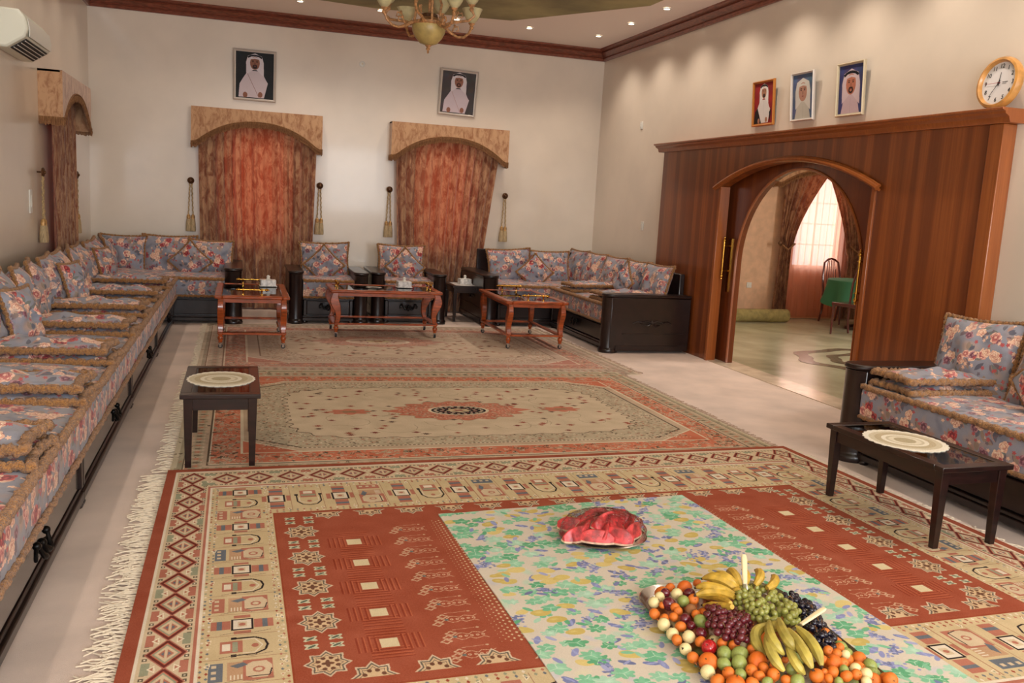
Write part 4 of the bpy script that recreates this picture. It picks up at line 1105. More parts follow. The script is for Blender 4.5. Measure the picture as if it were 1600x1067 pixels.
# --- armchair cushions
cushion('wide', 1, (1.09, 12.22, SEAT+.20), ((1, 0, .02), (0, .22, 1)), 'floral back cushion of the left armchair', 'armchair back cushions')
cushion('small', 1, (1.06, 11.98, SEAT+.17), ((1, 0, 1), (-1, .3, 1)), 'small diamond-set floral cushion on the left armchair', 'diamond-set throw cushions')
cushion('wide', 2, (2.15, 12.34, SEAT+.20), ((1, -.02, 0), (0, .22, 1)), 'floral back cushion of the right armchair', 'armchair back cushions')
cushion('small', 2, (2.16, 12.08, SEAT+.17), ((1, 0, 1), (-1, .3, 1)), 'small diamond-set floral cushion on the right armchair', 'diamond-set throw cushions')
# --- right sofa
cushion('wide', 0, (3.72, 12.32, SEAT+.21), ((1, 0, .06), (0, .22, 1)), 'large floral back cushion above the left arm of the right corner sofa', 'back cushions of the right sofa')
cushion('wide', 3, (4.32, 12.34, SEAT+.20), ((1, 0, 0), (0, .22, 1)), 'large floral back cushion left of the corner gap on the right sofa', 'back cushions of the right sofa')
cushion('small', 3, (4.02, 12.04, SEAT+.16), ((1, 0, 1), (-1, .3, 1)), 'small diamond-set floral cushion on the corner sofa right of the small table', 'diamond-set throw cushions')
for i, y in enumerate((12.62, 11.92, 11.20, 10.50, 9.90)):
    cushion('wide', (i+1) % 4, (4.86, y, SEAT+.22), ((.06, -1, 0), (.26, 0, 1)), 'floral back cushion along the right wall, %s from the far corner' % ('first', 'second', 'third', 'fourth', 'last')[i], 'back cushions of the right sofa')
cushion('small', 1, (4.62, 10.32, SEAT+.21), ((.3, -1, 1), (.2, 1, 1)), 'small diamond-set floral cushion near the black arm of the right sofa', 'diamond-set throw cushions')
for k, (y, nm) in enumerate(((10.95, 'middle'), (9.92, 'near'))):
    for lv in (0, 1):
        cushion('seat', k+lv*3, (4.50, y, SEAT+.035+lv*.068), ((1, .03*lv, 0), (0, 1, 0)), 'flat floral arm cushion, %s of the %s pair on the long right sofa' % ('top' if lv else 'bottom', nm), 'stacked arm cushions on the long right sofa')
# --- near right sofa
for lv in (0, 1):
    cushion('seat', 2+lv*2, (4.53, 4.80, SEAT+.04+lv*.072), ((1, -.02-.05*lv, 0), (0, 1, 0)), 'flat floral arm cushion, %s of the pair on the foreground right sofa' % ('top' if lv else 'bottom'), 'stacked arm cushions on the foreground right sofa')
cushion('big', 0, (4.84, 4.84, SEAT+.235), ((.10, -1, .04), (.26, 0, 1)), 'large floral back cushion at the far end of the foreground right sofa', 'back cushions of the foreground right sofa')
cushion('big', 2, (4.82, 4.17, SEAT+.235), ((-.06, -1, .0), (.26, 0, 1)), 'large floral back cushion cut off by the right picture edge', 'back cushions of the foreground right sofa')
cushion('small', 3, (4.58, 4.02, SEAT+.21), ((.2, -1, 1), (.2, 1, 1)), 'small diamond-set cushion peeking in at the right picture edge', 'diamond-set throw cushions')

# ================================================================== tables
def lace(parent_loc, rx, ry, label, rz=0):
    mb = MB(); n_ = 120
    m, nt, b = newmat('lace'); N = nt.nodes; L = nt.links
    tc = N.new('ShaderNodeTexCoord'); sp = N.new('ShaderNodeVectorMath'); sp.operation = 'LENGTH'; L.new(tc.outputs['Object'], sp.inputs[0])
    r = N.new('ShaderNodeValToRGB'); cr = r.color_ramp; cr.interpolation = 'CONSTANT'
    cr.elements[0].position = 0; cr.elements[0].color = lin((178, 164, 132)); cr.elements[1].position = .055; cr.elements[1].color = lin((224, 214, 190))
    for p, c_ in ((.085, (204, 192, 164)), (.10, (232, 224, 204)), (.125, (188, 172, 140)), (.16, (206, 194, 166)), (.19, (234, 226, 208))):
        e = cr.elements.new(p); e.color = lin(c_)
    L.new(sp.outputs['Value'], r.inputs[0])
    vo = N.new('ShaderNodeTexVoronoi'); vo.inputs['Scale'].default_value = 110; L.new(tc.outputs['Object'], vo.inputs['Vector'])
    mx = N.new('ShaderNodeMix'); mx.data_type = 'RGBA'; mx.blend_type = 'MULTIPLY'; mx.inputs['Factor'].default_value = .5
    r2 = N.new('ShaderNodeValToRGB'); r2.color_ramp.elements[0].color = (.55, .5, .42, 1); r2.color_ramp.elements[0].position = .15; r2.color_ramp.elements[1].position = .4; L.new(vo.outputs['Distance'], r2.inputs[0])
    L.new(r.outputs[0], mx.inputs['A']); L.new(r2.outputs[0], mx.inputs['B']); L.new(mx.outputs['Result'], b.inputs['Base Color']); b.inputs['Roughness'].default_value = .9
    vs = [(0, 0, .003)]; fs = []
    for r_, z in ((.6, .003), (.9, .003), (1, .003), (1, .0)):
        for i in range(n_):
            t = 2*PI*i/n_; q = r_*(1+(.05*abs(math.sin(t*14)) if r_ >= .9 else 0)); vs.append((q*rx*math.cos(t), q*ry*math.sin(t), z))
    for i in range(n_):
        k = (i+1) % n_; fs.append((0, 1+i, 1+k))
        for j in range(3): fs.append((1+j*n_+i, 1+(j+1)*n_+i, 1+(j+1)*n_+k, 1+j*n_+k))
    mb.add(vs, fs); return ob('lace_doily', mb, m, None, parent_loc, (0, 0, rz), label=label, cat='doily', angle=60)
def side_table(loc, rz, w_, l_, h, label, glass=M_brownglass):
    t = empty('side_table', loc, rz, label, 'table')
    a, b = w_/2, l_/2; fr = .062
    ob('table_top', MB().box(-a, a, -b, -b+fr, h-.028, h).box(-a, a, b-fr, b, h-.028, h).box(-a, -a+fr, -b+fr, b-fr, h-.028, h).box(a-fr, a, -b+fr, b-fr, h-.028, h), M_mahog, t, bevel=.004)
    ob('glass_inset', MB().box(-a+fr, a-fr, -b+fr, b-fr, h-.014, h-.003), glass, t)
    ob('apron', MB().box(-a+.03, a-.03, -b+.03, -b+.05, h-.10, h-.028).box(-a+.03, a-.03, b-.05, b-.03, h-.10, h-.028).box(-a+.03, -a+.05, -b+.05, b-.05, h-.10, h-.028).box(a-.05, a-.03, -b+.05, b-.05, h-.10, h-.028), M_mahog, t)
    for sx in (-1, 1):
        for sy in (-1, 1):
            x, y = sx*(a-.045), sy*(b-.045); q = .026; r_ = .017
            ob('leg', MB().add([(x-r_, y-r_, 0), (x+r_, y-r_, 0), (x+r_, y+r_, 0), (x-r_, y+r_, 0), (x-q, y-q, h-.03), (x+q, y-q, h-.03), (x+q, y+q, h-.03), (x-q, y+q, h-.03)], [(0, 3, 2, 1), (4, 5, 6, 7), (0, 1, 5, 4), (1, 2, 6, 5), (2, 3, 7, 6), (3, 0, 4, 7)]), M_mahog, t, bevel=.003, smooth=False)
    return t
side_table((-.10, 5.77, .0165), 0, .45, .89, .445, 'dark mahogany low table with glass top at the left end of the middle carpet')
lace((-.105, 5.78, .0165+.445-.002), .198, .228, 'oval cream lace doily on the left dark low table')
side_table((3.60, 3.95, .0235), .02, .46, .92, .44, 'dark mahogany low table with glass top in front of the right sofa')
lace((3.575, 3.99, .0235+.44-.002), .21, .225, 'oval cream lace doily on the right dark low table')
side_table((3.02, 12.15, 0), 0, .46, .60, .50, 'small black table between the right armchair and the corner sofa', M_marble)

def caster(mb_parent, x, y):
    h = ob('caster', MB().tube([(x-.012, y, .022), (x+.012, y, .022)], .022, 14), M_rubber, mb_parent)
    ob('fork', MB().box(x-.016, x-.012, y-.012, y+.012, .012, .045).box(x+.012, x+.016, y-.012, y+.012, .012, .045).box(x-.016, x+.016, y-.012, y+.012, .045, .052).tube([(x, y, .05), (x, y, .07)], .008, 8), M_chrome, h)
def rail_handle(parent, y, x0, x1, z, along='x'):
    def V(a, b, c_): return (a, b, c_) if along == 'x' else (b, a, c_)
    m = MB().tube([V(x0, y, z+.055), V(x1, y, z+.055)], .0085, 10)
    for x, s_ in ((x0, -1), (x1, 1)):
        m.sphere(V(x, y, z+.055), .017, 12, 8); m.sphere(V(x+s_*.02, y, z+.055), .009, 10, 6)
    L_ = x1-x0
    for x in (x0+L_*.17, x1-L_*.17):
        m.lathe([(.018, 0), (.018, .006), (.008, .012), (.007, .035), (.012, .042), (.012, .066), (.004, .07)], V(x, y, z), 12)
        m.sphere(V(x, y, z+.055), .014, 10, 7)
    for k in (-1, 0, 1): m.sphere(V((x0+x1)/2+k*.02, y, z+.055), .0115, 10, 6)
    return ob('rail_handle', m, M_brass, parent)
def coffee_table(loc, rz, label):
    """long axis local x"""
    t = empty('coffee_table', loc, rz, label, 'table', 'orange wood tables on casters')
    a, b, h, fr = .655, .375, .555, .075
    ob('table_top', MB().box(-a, a, -b, -b+fr, h-.035, h).box(-a, a, b-fr, b, h-.035, h).box(-a, -a+fr, -b+fr, b-fr, h-.035, h).box(a-fr, a, -b+fr, b-fr, h-.035, h), M_orangew, t, bevel=.012)
    ob('glass_inset', MB().box(-a+fr, a-fr, -b+fr, b-fr, h-.018, h-.006), M_smoke, t)
    ob('apron', MB().box(-a+.06, a-.06, -b+.045, -b+.062, h-.075, h-.035).box(-a+.06, a-.06, b-.062, b-.045, h-.075, h-.035).box(-a+.045, -a+.062, -b+.06, b-.06, h-.075, h-.035).box(a-.062, a-.045, -b+.06, b-.06, h-.075, h-.035), M_orangew, t)
    # lower stretcher frame
    ob('lower_frame', MB().box(-a+.05, a-.05, -b+.03, -b+.085, .145, .165).box(-a+.05, a-.05, b-.085, b-.03, .145, .165).box(-a+.03, -a+.10, -b+.085, b-.085, .145, .165).box(a-.10, a-.03, -b+.085, b-.085, .145, .165), M_orangew, t, bevel=.004)
    for sx in (-1, 1):
        for sy in (-1, 1):
            x, y = sx*(a-.07), sy*(b-.06)
            # S-shaped sawn leg
            prof_ = [(.030, .020), (.040, .06), (.034, .12), (.020, .18), (.006, .24), (.0, .30), (.006, .36)]
            m = MB(); vs = []; n_ = 10
            zs_ = [h-.035-k*(h-.035-.165)/n_ for k in range(n_+1)]
            for k, z in enumerate(zs_):
                u = k/n_; o_ = .026*math.sin(u*2*PI*.9+.4)*(1-.2*u); w1 = .034+.022*math.sin(PI*min(1, u*1.35))**2-.008*u
                for dx, dy in ((-1, -1), (1, -1), (1, 1), (-1, 1)): vs.append((x+sx*o_+dx*w1, y+dy*(.026+.006*math.sin(PI*u)), z))
            fs = [(3, 2, 1, 0), tuple(4*n_+i for i in range(4))]
            for k in range(n_):
                for i in range(4): fs.append((k*4+i, k*4+(i+1) % 4, k*4+4+(i+1) % 4, k*4+4+i))
            m.add(vs, fs)
            lg = ob('leg', m, M_orangew, t, bevel=.006, angle=50)
            ob('turned_foot', MB().lathe([(.020, .06), (.022, .07), (.018, .075), (.026, .09), (.030, .105), (.026, .122), (.018, .13), (.024, .138), (.024, .147)], (x, y, 0), 18), M_orangew, lg)
            caster(lg, x, y)
    for s_ in (-1, 1): rail_handle(t, s_*(a-.10), -.14, .14, h, along='y')
    return t
coffee_table((.13, 10.15, .0085), PI/2, 'orange wood coffee table with glass top, left of three, end towards the camera')
coffee_table((1.66, 10.70, .0085), 0, 'orange wood coffee table with glass top, middle of three, long side towards the camera')
coffee_table((3.27, 10.24, .0085), PI/2-.01, 'orange wood coffee table with glass top, right of three, before the corner sofa')
def tissue(loc, rz, label):
    t = empty('tissue_box', loc, rz, label, 'tissue box', 'white tissue boxes')
    ob('box', MB().box(-.085, .085, -.06, .06, 0, .075), M_marble, t, bevel=.006); ob('base_plate', MB().box(-.095, .095, -.07, .07, -.0, .008), M_marble, t, bevel=.002)
    ob('tissue', MB().lathe([(.03, .076), (.016, .09), (.022, .11), (.008, .125)], n=9, wob=.2, nw=3), M_white, t)
tissue((.31, 10.55, .5645), .1, 'white marble tissue box on the left coffee table')
tissue((1.93, 10.82, .5645), .05, 'white marble tissue box on the middle coffee table')
tissue((3.03, 12.17, .4995), .1, 'white tissue box on the small table between armchair and corner sofa')
ob('ashtray', MB().lathe([(.05, 0), (.09, .006), (.10, .014), (.094, .013), (.05, .006)], n=24), mat('clear_dish', (150, 140, 130), .1, coat=1), None, (1.55, 10.72, .550), label='flat glass dish on the middle coffee table', cat='dish')

# ================================================================== things on the walls
def man(name, w_, h_, bgc, skin, robe, scarf, agal, beard, full, sash=None, cloak=None, tie=None):
    c = Cv(w_, h_, 420, bgc); R = random.Random(1); cx = w_*.5
    for _ in range(60): c.ell(R.random()*w_, R.random()*h_, .05, .05, tuple(min(255, x*R.uniform(.8, 1.3)) for x in bgc), al=.35, soft=.8)
    s_ = 1. if full else 1.75*w_/.40*.95
    hy = h_*.78 if full else h_*.62; u = (.060 if full else .095)*w_/.40
    sh = .16 if full else .19
    body = [(cx-sh*w_/.4, 0), (cx-sh*.93*w_/.4, hy-u*4.2), (cx-sh*.62*w_/.4, hy-u*1.9), (cx-u*.6, hy-u*1.2), (cx+u*.6, hy-u*1.2), (cx+sh*.62*w_/.4, hy-u*1.9), (cx+sh*.93*w_/.4, hy-u*4.2), (cx+sh*w_/.4, 0)]
    if full: body = [(cx-.17*w_/.4, h_*.02), (cx-.16*w_/.4, h_*.3), (cx-.13*w_/.4, hy-u*3), (cx-u*1.2, hy-u*1.5), (cx+u*1.2, hy-u*1.5), (cx+.12*w_/.4, hy-u*3), (cx+.14*w_/.4, h_*.35), (cx+.10*w_/.4, h_*.02)]
    c.poly(body, robe)
    if cloak: c.poly([(body[0][0]-.03, 0), (body[1][0]-.02, body[1][1]), (body[2][0], body[2][1]), (cx-u*.7, 0)], cloak); c.poly([(body[-1][0]+.03, 0), (body[-2][0]+.02, body[-2][1]), (cx+u*2, hy-u*4), (cx+u*2.2, 0)], cloak)
    c.poly([(cx-u*1.5, hy-u*2.2), (cx-u*1.55, hy), (cx-u*1.25, hy+u*1.1), (cx, hy+u*1.6), (cx+u*1.25, hy+u*1.1), (cx+u*1.55, hy), (cx+u*1.6, hy-u*2.4), (cx+u*.3, hy-u*1.3), (cx-u*.3, hy-u*1.3)], scarf)
    c.ell(cx, hy-u*.1, u*.85, u*1.15, skin)
    if agal: c.pl([(cx-u*1.25, hy+u*.85), (cx-u*.7, hy+u*1.15), (cx, hy+u*1.25), (cx+u*.7, hy+u*1.15), (cx+u*1.25, hy+u*.85)], u*.3, (20, 20, 26))
    c.poly([(cx-u*.9, hy+u*.75), (cx, hy+u*.95), (cx+u*.9, hy+u*.75), (cx+u*.7, hy+u*.55), (cx, hy+u*.68), (cx-u*.7, hy+u*.55)], scarf)
    dk = tuple(x*.45 for x in skin)
    for sg in (-1, 1): c.ell(cx+sg*u*.36, hy+u*.12, u*.16, u*.08, dk); c.ell(cx+sg*u*.36, hy+u*.3, u*.22, u*.05, dk)
    c.ell(cx, hy-u*.2, u*.13, u*.26, tuple(x*.85 for x in skin))
    if beard: c.ell(cx, hy-u*.75, u*.42, u*.36, (50, 34, 30), inner=.45 if beard == 2 else 0); c.ell(cx, hy-u*.48, u*.34, u*.09, (50, 34, 30))
    c.ell(cx, hy-u*.62, u*.2, u*.06, tuple(x*.8 for x in (170, 90, 80)))
    c.line((cx, hy-u*1.6), (cx, hy-u*4.5), .002, tuple(x*.85 for x in robe))
    if sash: c.pl([(cx-u*1.3, hy-u*2), (cx+u*.2, hy-u*5), (cx+u*1.6, hy-u*8)], .006, sash)
    if full:
        c.ell(cx-.10*w_/.4, h_*.07, u*.4, u*.5, skin); c.ell(cx+.06*w_/.4, h_*.09, u*.4, u*.5, skin)
    c.noise(2, 2); return imgmat(name, c.image(name), .6, spec=.25)
def picture(loc, rz, tilt, w_, h_, fm, pm, label, fw_=.03, inner=None, roll=0):
    p = empty('framed_photograph', loc, rz, label, 'picture frame'); p.rotation_euler = (tilt, roll, rz); a, b = w_/2, h_/2
    mb = MB()
    pr_ = [(-a, -b), (a, -b), (a, b), (-a, b)]; vs = []; fs = []
    for (o_, y) in ((0, 0), (0, -.018), (.35, -.028), (.7, -.018), (1, -.014), (1, 0)):
        for sx, sz in ((-1, -1), (1, -1), (1, 1), (-1, 1)): vs.append((sx*(a-fw_*o_), y, sz*(b-fw_*o_)))
    for j in range(5):
        for i in range(4): fs.append((j*4+i, j*4+(i+1) % 4, j*4+4+(i+1) % 4, j*4+4+i))
    mb.add(vs, fs); ob('frame', mb, fm, p, smooth=False)
    ob('backing', MB().box(-a+.005, a-.005, -.003, .0, -b+.005, b-.005), M_dark, p)
    q = MB().box(-a+fw_, a-fw_, -.009, -.0035, -b+fw_, b-fw_); me = q.mesh('photograph', False); uv = me.uv_layers.new(name='UV')
    for lp in me.loops:
        v = me.vertices[lp.vertex_index].co; uv.data[lp.index].uv = ((v.x+a-fw_)/(2*(a-fw_)), (v.z+b-fw_)/(2*(b-fw_)))
    ob('photograph', me, pm, p)
    return p
M_silverf = mat('silver_frame', (205, 196, 186), .35, .3); M_goldf = mat('gold_frame', (190, 122, 54), .35, .5); M_champ = mat('champagne_frame', (200, 186, 156), .35, .3)
skin = (172, 122, 96)
picture((.172, YB-.03, 3.165), 0, .06, .56, .67, M_silverf, man('photo_a', .5, .61, (28, 30, 32), (140, 92, 72), (205, 190, 194), (214, 204, 208), True, 1, True, sash=(150, 116, 110)), 'silver-framed photograph of a man in white robe with sash, above the left curtain', .035)
picture((2.99, YB-.03, 3.185), 0, .06, .56, .65, M_silverf, man('photo_b', .5, .59, (72, 66, 66), (150, 100, 80), (206, 190, 196), (218, 208, 210), True, 2, True, sash=(176, 140, 136)), 'silver-framed photograph of a man in white robe, above the right curtain', .035, roll=.03)
picture((XR-.03, 8.40, 2.83), -PI/2, .07, .40, .46, M_goldf, man('photo_c', .35, .41, (142, 40, 42), skin, (220, 212, 206), (226, 220, 214), True, 1, True, cloak=(36, 30, 30)), 'gold-framed photograph of a man in dark cloak on red, left of three', .025, roll=0)
picture((XR-.03, 7.72, 2.835), -PI/2, .09, .37, .46, M_silverf, man('photo_d', .32, .41, (84, 98, 124), (176, 130, 110), (190, 184, 170), (206, 200, 190), False, 0, False), 'white-framed photograph of an old man in headscarf, middle of three', .022)
picture((XR-.03, 7.0, 2.83), -PI/2, .07, .38, .47, M_champ, man('photo_e', .33, .42, (62, 64, 104), (180, 112, 88), (196, 170, 174), (206, 184, 186), True, 2, False), 'champagne-framed photograph of a bearded man on blue, right of three', .025)
# clock standing on the cornice
ck = empty('wall_clock', (XP+.0, 5.24, 2.682), -PI/2, 'round wooden clock with white face standing on the door cornice', 'clock'); ck.rotation_euler = (-.12, 0, -PI/2)
R1 = .185
ob('case', MB().lathe([(R1*.90, -.03), (R1*.97, -.025), (R1, -.01), (R1, .01), (R1*.95, .03), (R1*.86, .035), (R1*.80, .018), (R1*.79, .004)], n=64), mat('clock_wood', (196, 140, 72), .35, var=.12, vscale=12, coat=.3), ck, (0, 0, 0), (-PI/2, 0, 0))
for c in ck.children: c.rotation_euler = (PI/2, 0, 0)
face = ob('face', MB().lathe([(R1*.80, .0), (R1*.80, .007)], n=64), mat('clock_face', (226, 222, 220), .5), ck, (0, .0, 0), (PI/2, 0, 0))
M_ink = mat('clock_ink', (40, 36, 36), .6)
def text_mesh(s_, size, depth=.0008):
    cu = bpy.data.curves.new('numeral', 'FONT'); cu.body = s_; cu.size = size; cu.extrude = depth; cu.align_x = 'CENTER'; cu.align_y = 'CENTER'
    o = bpy.data.objects.new('tmp', cu); COL.objects.link(o); dg = bpy.context.evaluated_depsgraph_get(); me = bpy.data.meshes.new_from_object(o.evaluated_get(dg)); bpy.data.objects.remove(o); return me
for k in range(1, 13):
    a = PI/2-k*PI/6; me = text_mesh(str(k), .042); me.name = 'numeral'
    ob('numeral', me, M_ink, ck, (.118*math.cos(a), -.0082, .118*math.sin(a)), (PI/2, 0, 0))
def hand(L_, w_, ang, nm, z, m=M_ink):
    h = MB().add([(-w_, 0, -.02), (w_, 0, -.02), (w_*.5, 0, L_), (-w_*.5, 0, L_), (-w_, -.001, -.02), (w_, -.001, -.02), (w_*.5, -.001, L_), (-w_*.5, -.001, L_)], [(0, 1, 2, 3), (7, 6, 5, 4), (0, 4, 5, 1), (1, 5, 6, 2), (2, 6, 7, 3), (3, 7, 4, 0)])
    ob(nm, h, m, ck, (0, z, 0), (0, ang, 0), smooth=False)
hand(.075, .004, 0.05, 'hour_hand', -.010); hand(.11, .003, -2.55, 'minute_hand', -.012); hand(.12, .0012, -PI/2, 'second_hand', -.014, mat('red_hand', (170, 40, 40), .5))
ob('hub', MB().lathe([(.008, 0), (.008, .008)], n=12), M_ink, ck, (0, -.007, 0), (PI/2, 0, 0))
# faint unreadable maker line right of centre
ob('lettering', MB().box(.03, .075, -.0088, -.0072, .002, .006).box(.03, .065, -.0088, -.0072, -.008, -.006), M_ink, ck)

# small wall things
def plate(name, loc, rz, w_, h_, label, cat):
    s_ = empty(name, loc, rz, label, cat); ob('plate', MB().box(-w_/2, w_/2, -.012, 0, -h_/2, h_/2), M_white, s_, bevel=.003); ob('rocker', MB().box(-w_*.2, w_*.2, -.018, -.012, -h_*.25, h_*.25), M_white, s_, bevel=.002)
    return s_
plate('light_switch', (XR, 11.19, 1.45), -PI/2, .07, .12, 'small white switch on the right wall above the sofa', 'switch')
plate('sensor', (XR, 11.46, 2.806), -PI/2, .07, .10, 'small white sensor high on the right wall', 'sensor')
plate('socket', (8.08, YB, .54), 0, .09, .09, 'white square socket on the apricot wall of the next room', 'socket')
sw = plate('light_switch', (XL, 9.42, 1.42), PI/2, .10, .22, 'white switch plate on the left wall before the curtain', 'switch')
b_ = empty('ceiling_hook_cover', (1.61, YB, 3.46), 0, 'small round white cover on the far wall between the photographs', 'wall cover')
b_.name = 'round_cover'
ob('disc', MB().lathe([(.04, 0), (.04, .012), (.03, .018)], n=24), M_white, b_, rot=(PI/2, 0, 0)); ob('cap', MB().lathe([(.014, .018), (.012, .024)], n=12), M_champ, b_, rot=(PI/2, 0, 0))

# air conditioner on the left wall (local x along +Y)
ac = empty('air_conditioner', (XL, 8.72, 2.66), PI/2, 'white split air conditioner high on the left wall', 'air conditioner')
pf2 = [(0, 0), (-.10, 0), (-.235, .09), (-.255, .16), (-.24, .24), (-.19, .30), (0, .31)]
ob('body', MB().prism([(a, z) for a, z in pf2], -.50, .46, 'x'), M_acw, ac, bevel=.018, angle=30)
def acv(t, off):      # point on slanted lower front between (-.12,0) and (-.245,.08)
    return (-.105-.125*t-off*.55, .003+.083*t-off*.83)
ob('vent', MB().prism([acv(.05, -.004), acv(.98, -.004), acv(.98, .006), acv(.05, .006)], -.42, .40, 'x'), M_dark, ac)
for k in range(4):
    t = .18+k*.22; ob('slat', MB().prism([acv(t, .004), acv(t+.05, .004), acv(t+.04, .016), acv(t+.02, .016)], -.41, .39, 'x'), M_white, ac)
ob('front_panel', MB().prism([(-.258, .10), (-.262, .16), (-.247, .24), (-.243, .24), (-.256, .16), (-.252, .10)], -.44, .42, 'x'), M_white, ac)

# chandelier
ch = empty('chandelier', (1.66, 8.5, 3.03), 0, 'gold chandelier with cream glass bowl and upturned shades hanging from the ceiling', 'chandelier')
ob('bowl', MB().lathe([(.02, .03), (.08, .05), (.125, .10), (.15, .15), (.156, .20), (.15, .225), (.145, .21)], n=48, wob=.012, nw=24), mat('amber_bowl_glass', (176, 152, 92), .4, var=.1, vscale=9), ch)
ob('finial', MB().lathe([(.001, -.045), (.012, -.03), (.008, -.015), (.022, .0), (.014, .012), (.03, .03), (.02, .045)], n=16), M_chgold, ch)
ob('rim', MB().lathe([(.154, .205), (.167, .215), (.164, .235), (.15, .24), (.10, .25), (.05, .30), (.03, .31)], n=40), M_chgold, ch)
ob('crown_piece', MB().lathe([(.05, .26), (.075, .28), (.07, .31), (.03, .32)], n=12, wob=.08, nw=6), M_rosette, ch)
ob('canopy', MB().lathe([(.09, .955), (.085, .93), (.03, .90), (.02, .86)], n=24), M_chgold, ch)
ob('stem', MB().tube([(0, 0, .3), (0, 0, .90)], .012, 8), M_chgold, ch)
for k in range(3):
    a = k*2*PI/3+.5; ca_, sa_ = math.cos(a), math.sin(a)
    ob('rod', MB().tube([(ca_*r_, sa_*r_, z) for r_, z in ((.15, .23), (.13, .35), (.145, .42), (.11, .5), (.08, .6), (.10, .68), (.05, .78), (.02, .86))], .012, 8), M_chgold, ch)
sh0 = None
for k in range(8):
    a = k*PI/4+.30; ca_, sa_ = math.cos(a), math.sin(a); up_ = .0 if k % 2 else .0
    rr0 = .46 if k % 2 == 0 else .40; dz = 0 if k % 2 == 0 else .10
    pts = [(r_*ca_, r_*sa_, z+dz*min(1, max(0, (r_-.17)/.1))) for r_, z in ((.17, .22), (.24, .175), (.31, .15), (.38, .16), (.43, .20), (rr0, .26))]
    ar_ = ob('arm', MB().tube(pts, [.016, .014, .012, .012, .012, .014], 8).tube([(r_*ca_, r_*sa_, z+dz*.8) for r_, z in ((.25, .19), (.27, .235), (.31, .245), (.32, .21), (.295, .205))], .007, 6).sphere((.275*ca_, .275*sa_, .25+dz*.8), .012, 8, 6), M_chgold, ch)
    ob('cup', MB().lathe([(.012, -.03), (.022, -.01), (.014, .005), (.028, .02), (.034, .028)], (rr0*ca_, rr0*sa_, .27+dz), 14), M_chgold, ar_)
    ob('lamp_shade', MB().lathe([(.026, .03), (.05, .055), (.07, .09), (.082, .13), (.098, .16), (.094, .16), (.078, .13), (.05, .06), (.02, .035)], (rr0*ca_, rr0*sa_, .27+dz), 24, wob=.02, nw=12), M_glaze, ar_)

# ================================================================== food
# watermelon plate
pl_ = ob('plate', MB().lathe([(.6, 0), (.75, .004), (.95, .018), (1.0, .022), (.98, .025), (.93, .021), (.72, .007), (.05, .006)], n=64, sx=.225, sy=.19), M_silver, None, (1.74, 3.90, CZ), label='oval steel plate under the watermelon on the flowered cloth', cat='plate')
M_melon = mat('watermelon_flesh', (190, 62, 62), .4, var=.25, vscale=26, coat=.1, bump=.2, bscale=80); M_rind = mat('watermelon_rind', (226, 190, 160), .5, var=.1, vscale=30)
def slice_(loc, rz, tilt, L_, w_, h_, label):
    m = MB(); n_ = 10; vs = []
    for i in range(n_+1):
        t = i/n_; x = (t-.5)*L_; k = (max(.0, 1-abs(2*t-1)**3))*.6+.4
        vs += [(x, -w_/2*k, 0), (x, w_/2*k, 0), (x, w_*.05, h_*k), (x, -w_*.05, h_*k)]
    fs = [(0, 1, 2, 3), tuple(n_*4+i for i in (3, 2, 1, 0))]
    for i in range(n_):
        for j in range(4): fs.append((i*4+j, i*4+(j+1) % 4, i*4+4+(j+1) % 4, i*4+4+j))
    m.add(vs, fs); o = ob('watermelon_slice', m, M_melon, None, loc, (tilt, 0, rz), label=label, cat='watermelon', group='watermelon slices on the steel plate', bevel=.005)
    r_ = MB(); vs = []
    for i in range(n_+1):
        t = i/n_; x = (t-.5)*L_; k = (max(.0, 1-abs(2*t-1)**3))*.6+.4
        vs += [(x, -w_/2*k-.001, -.006), (x, w_/2*k+.001, -.006), (x, w_/2*k+.001, .003), (x, -w_/2*k-.001, .003)]
    r_.add(vs, fs); ob('rind', r_, M_rind, o)
sl = [(1.60, 3.84, .25, .1, .17, .07, .055, 'at the left rim'), (1.655, 3.90, .9, .5, .18, .08, .06, 'leaning at the left back'), (1.68, 3.80, -.4, .0, .17, .07, .05, 'lying at the front left'), (1.725, 3.84, 1.2, .3, .17, .08, .07, 'standing left of the middle'),
      (1.745, 3.95, .2, -.3, .20, .08, .07, 'lying across the back'), (1.78, 3.80, -.7, .2, .17, .08, .06, 'front middle'), (1.81, 3.88, 1.0, -.3, .18, .08, .075, 'standing right of the middle'), (1.84, 3.97, .3, .4, .17, .08, .07, 'at the back right'),
      (1.87, 3.84, .6, .2, .16, .07, .06, 'at the front right'), (1.90, 3.91, 1.3, .1, .15, .07, .055, 'at the right rim'), (1.75, 3.88, .5, .2, .18, .09, .06, 'on top in the middle'),
      (1.63, 3.97, -.5, .2, .16, .08, .05, 'at the far left rim'), (1.70, 3.99, .1, .3, .16, .08, .06, 'at the far middle rim'), (1.88, 3.99, -.5, .2, .15, .07, .05, 'at the far right rim')]
for i, (x, y, rz, ti, L_, w_, h_, wh) in enumerate(sl):
    x = 1.74+(x-1.745)*1.06; y = 3.9+(y-3.88)*1.1; L_ *= 1.0; h_ *= 1.15
    slice_((x, y, CZ+.024+(.05 if i == 10 else .022 if i % 3 == 1 else .004)), rz, ti, L_, w_, h_, 'red watermelon wedge %s of the steel plate' % wh if i != 10 else 'red watermelon wedge lying uppermost on the pile')
film = MB(); n_ = 48; vs = []; R = random.Random(2)
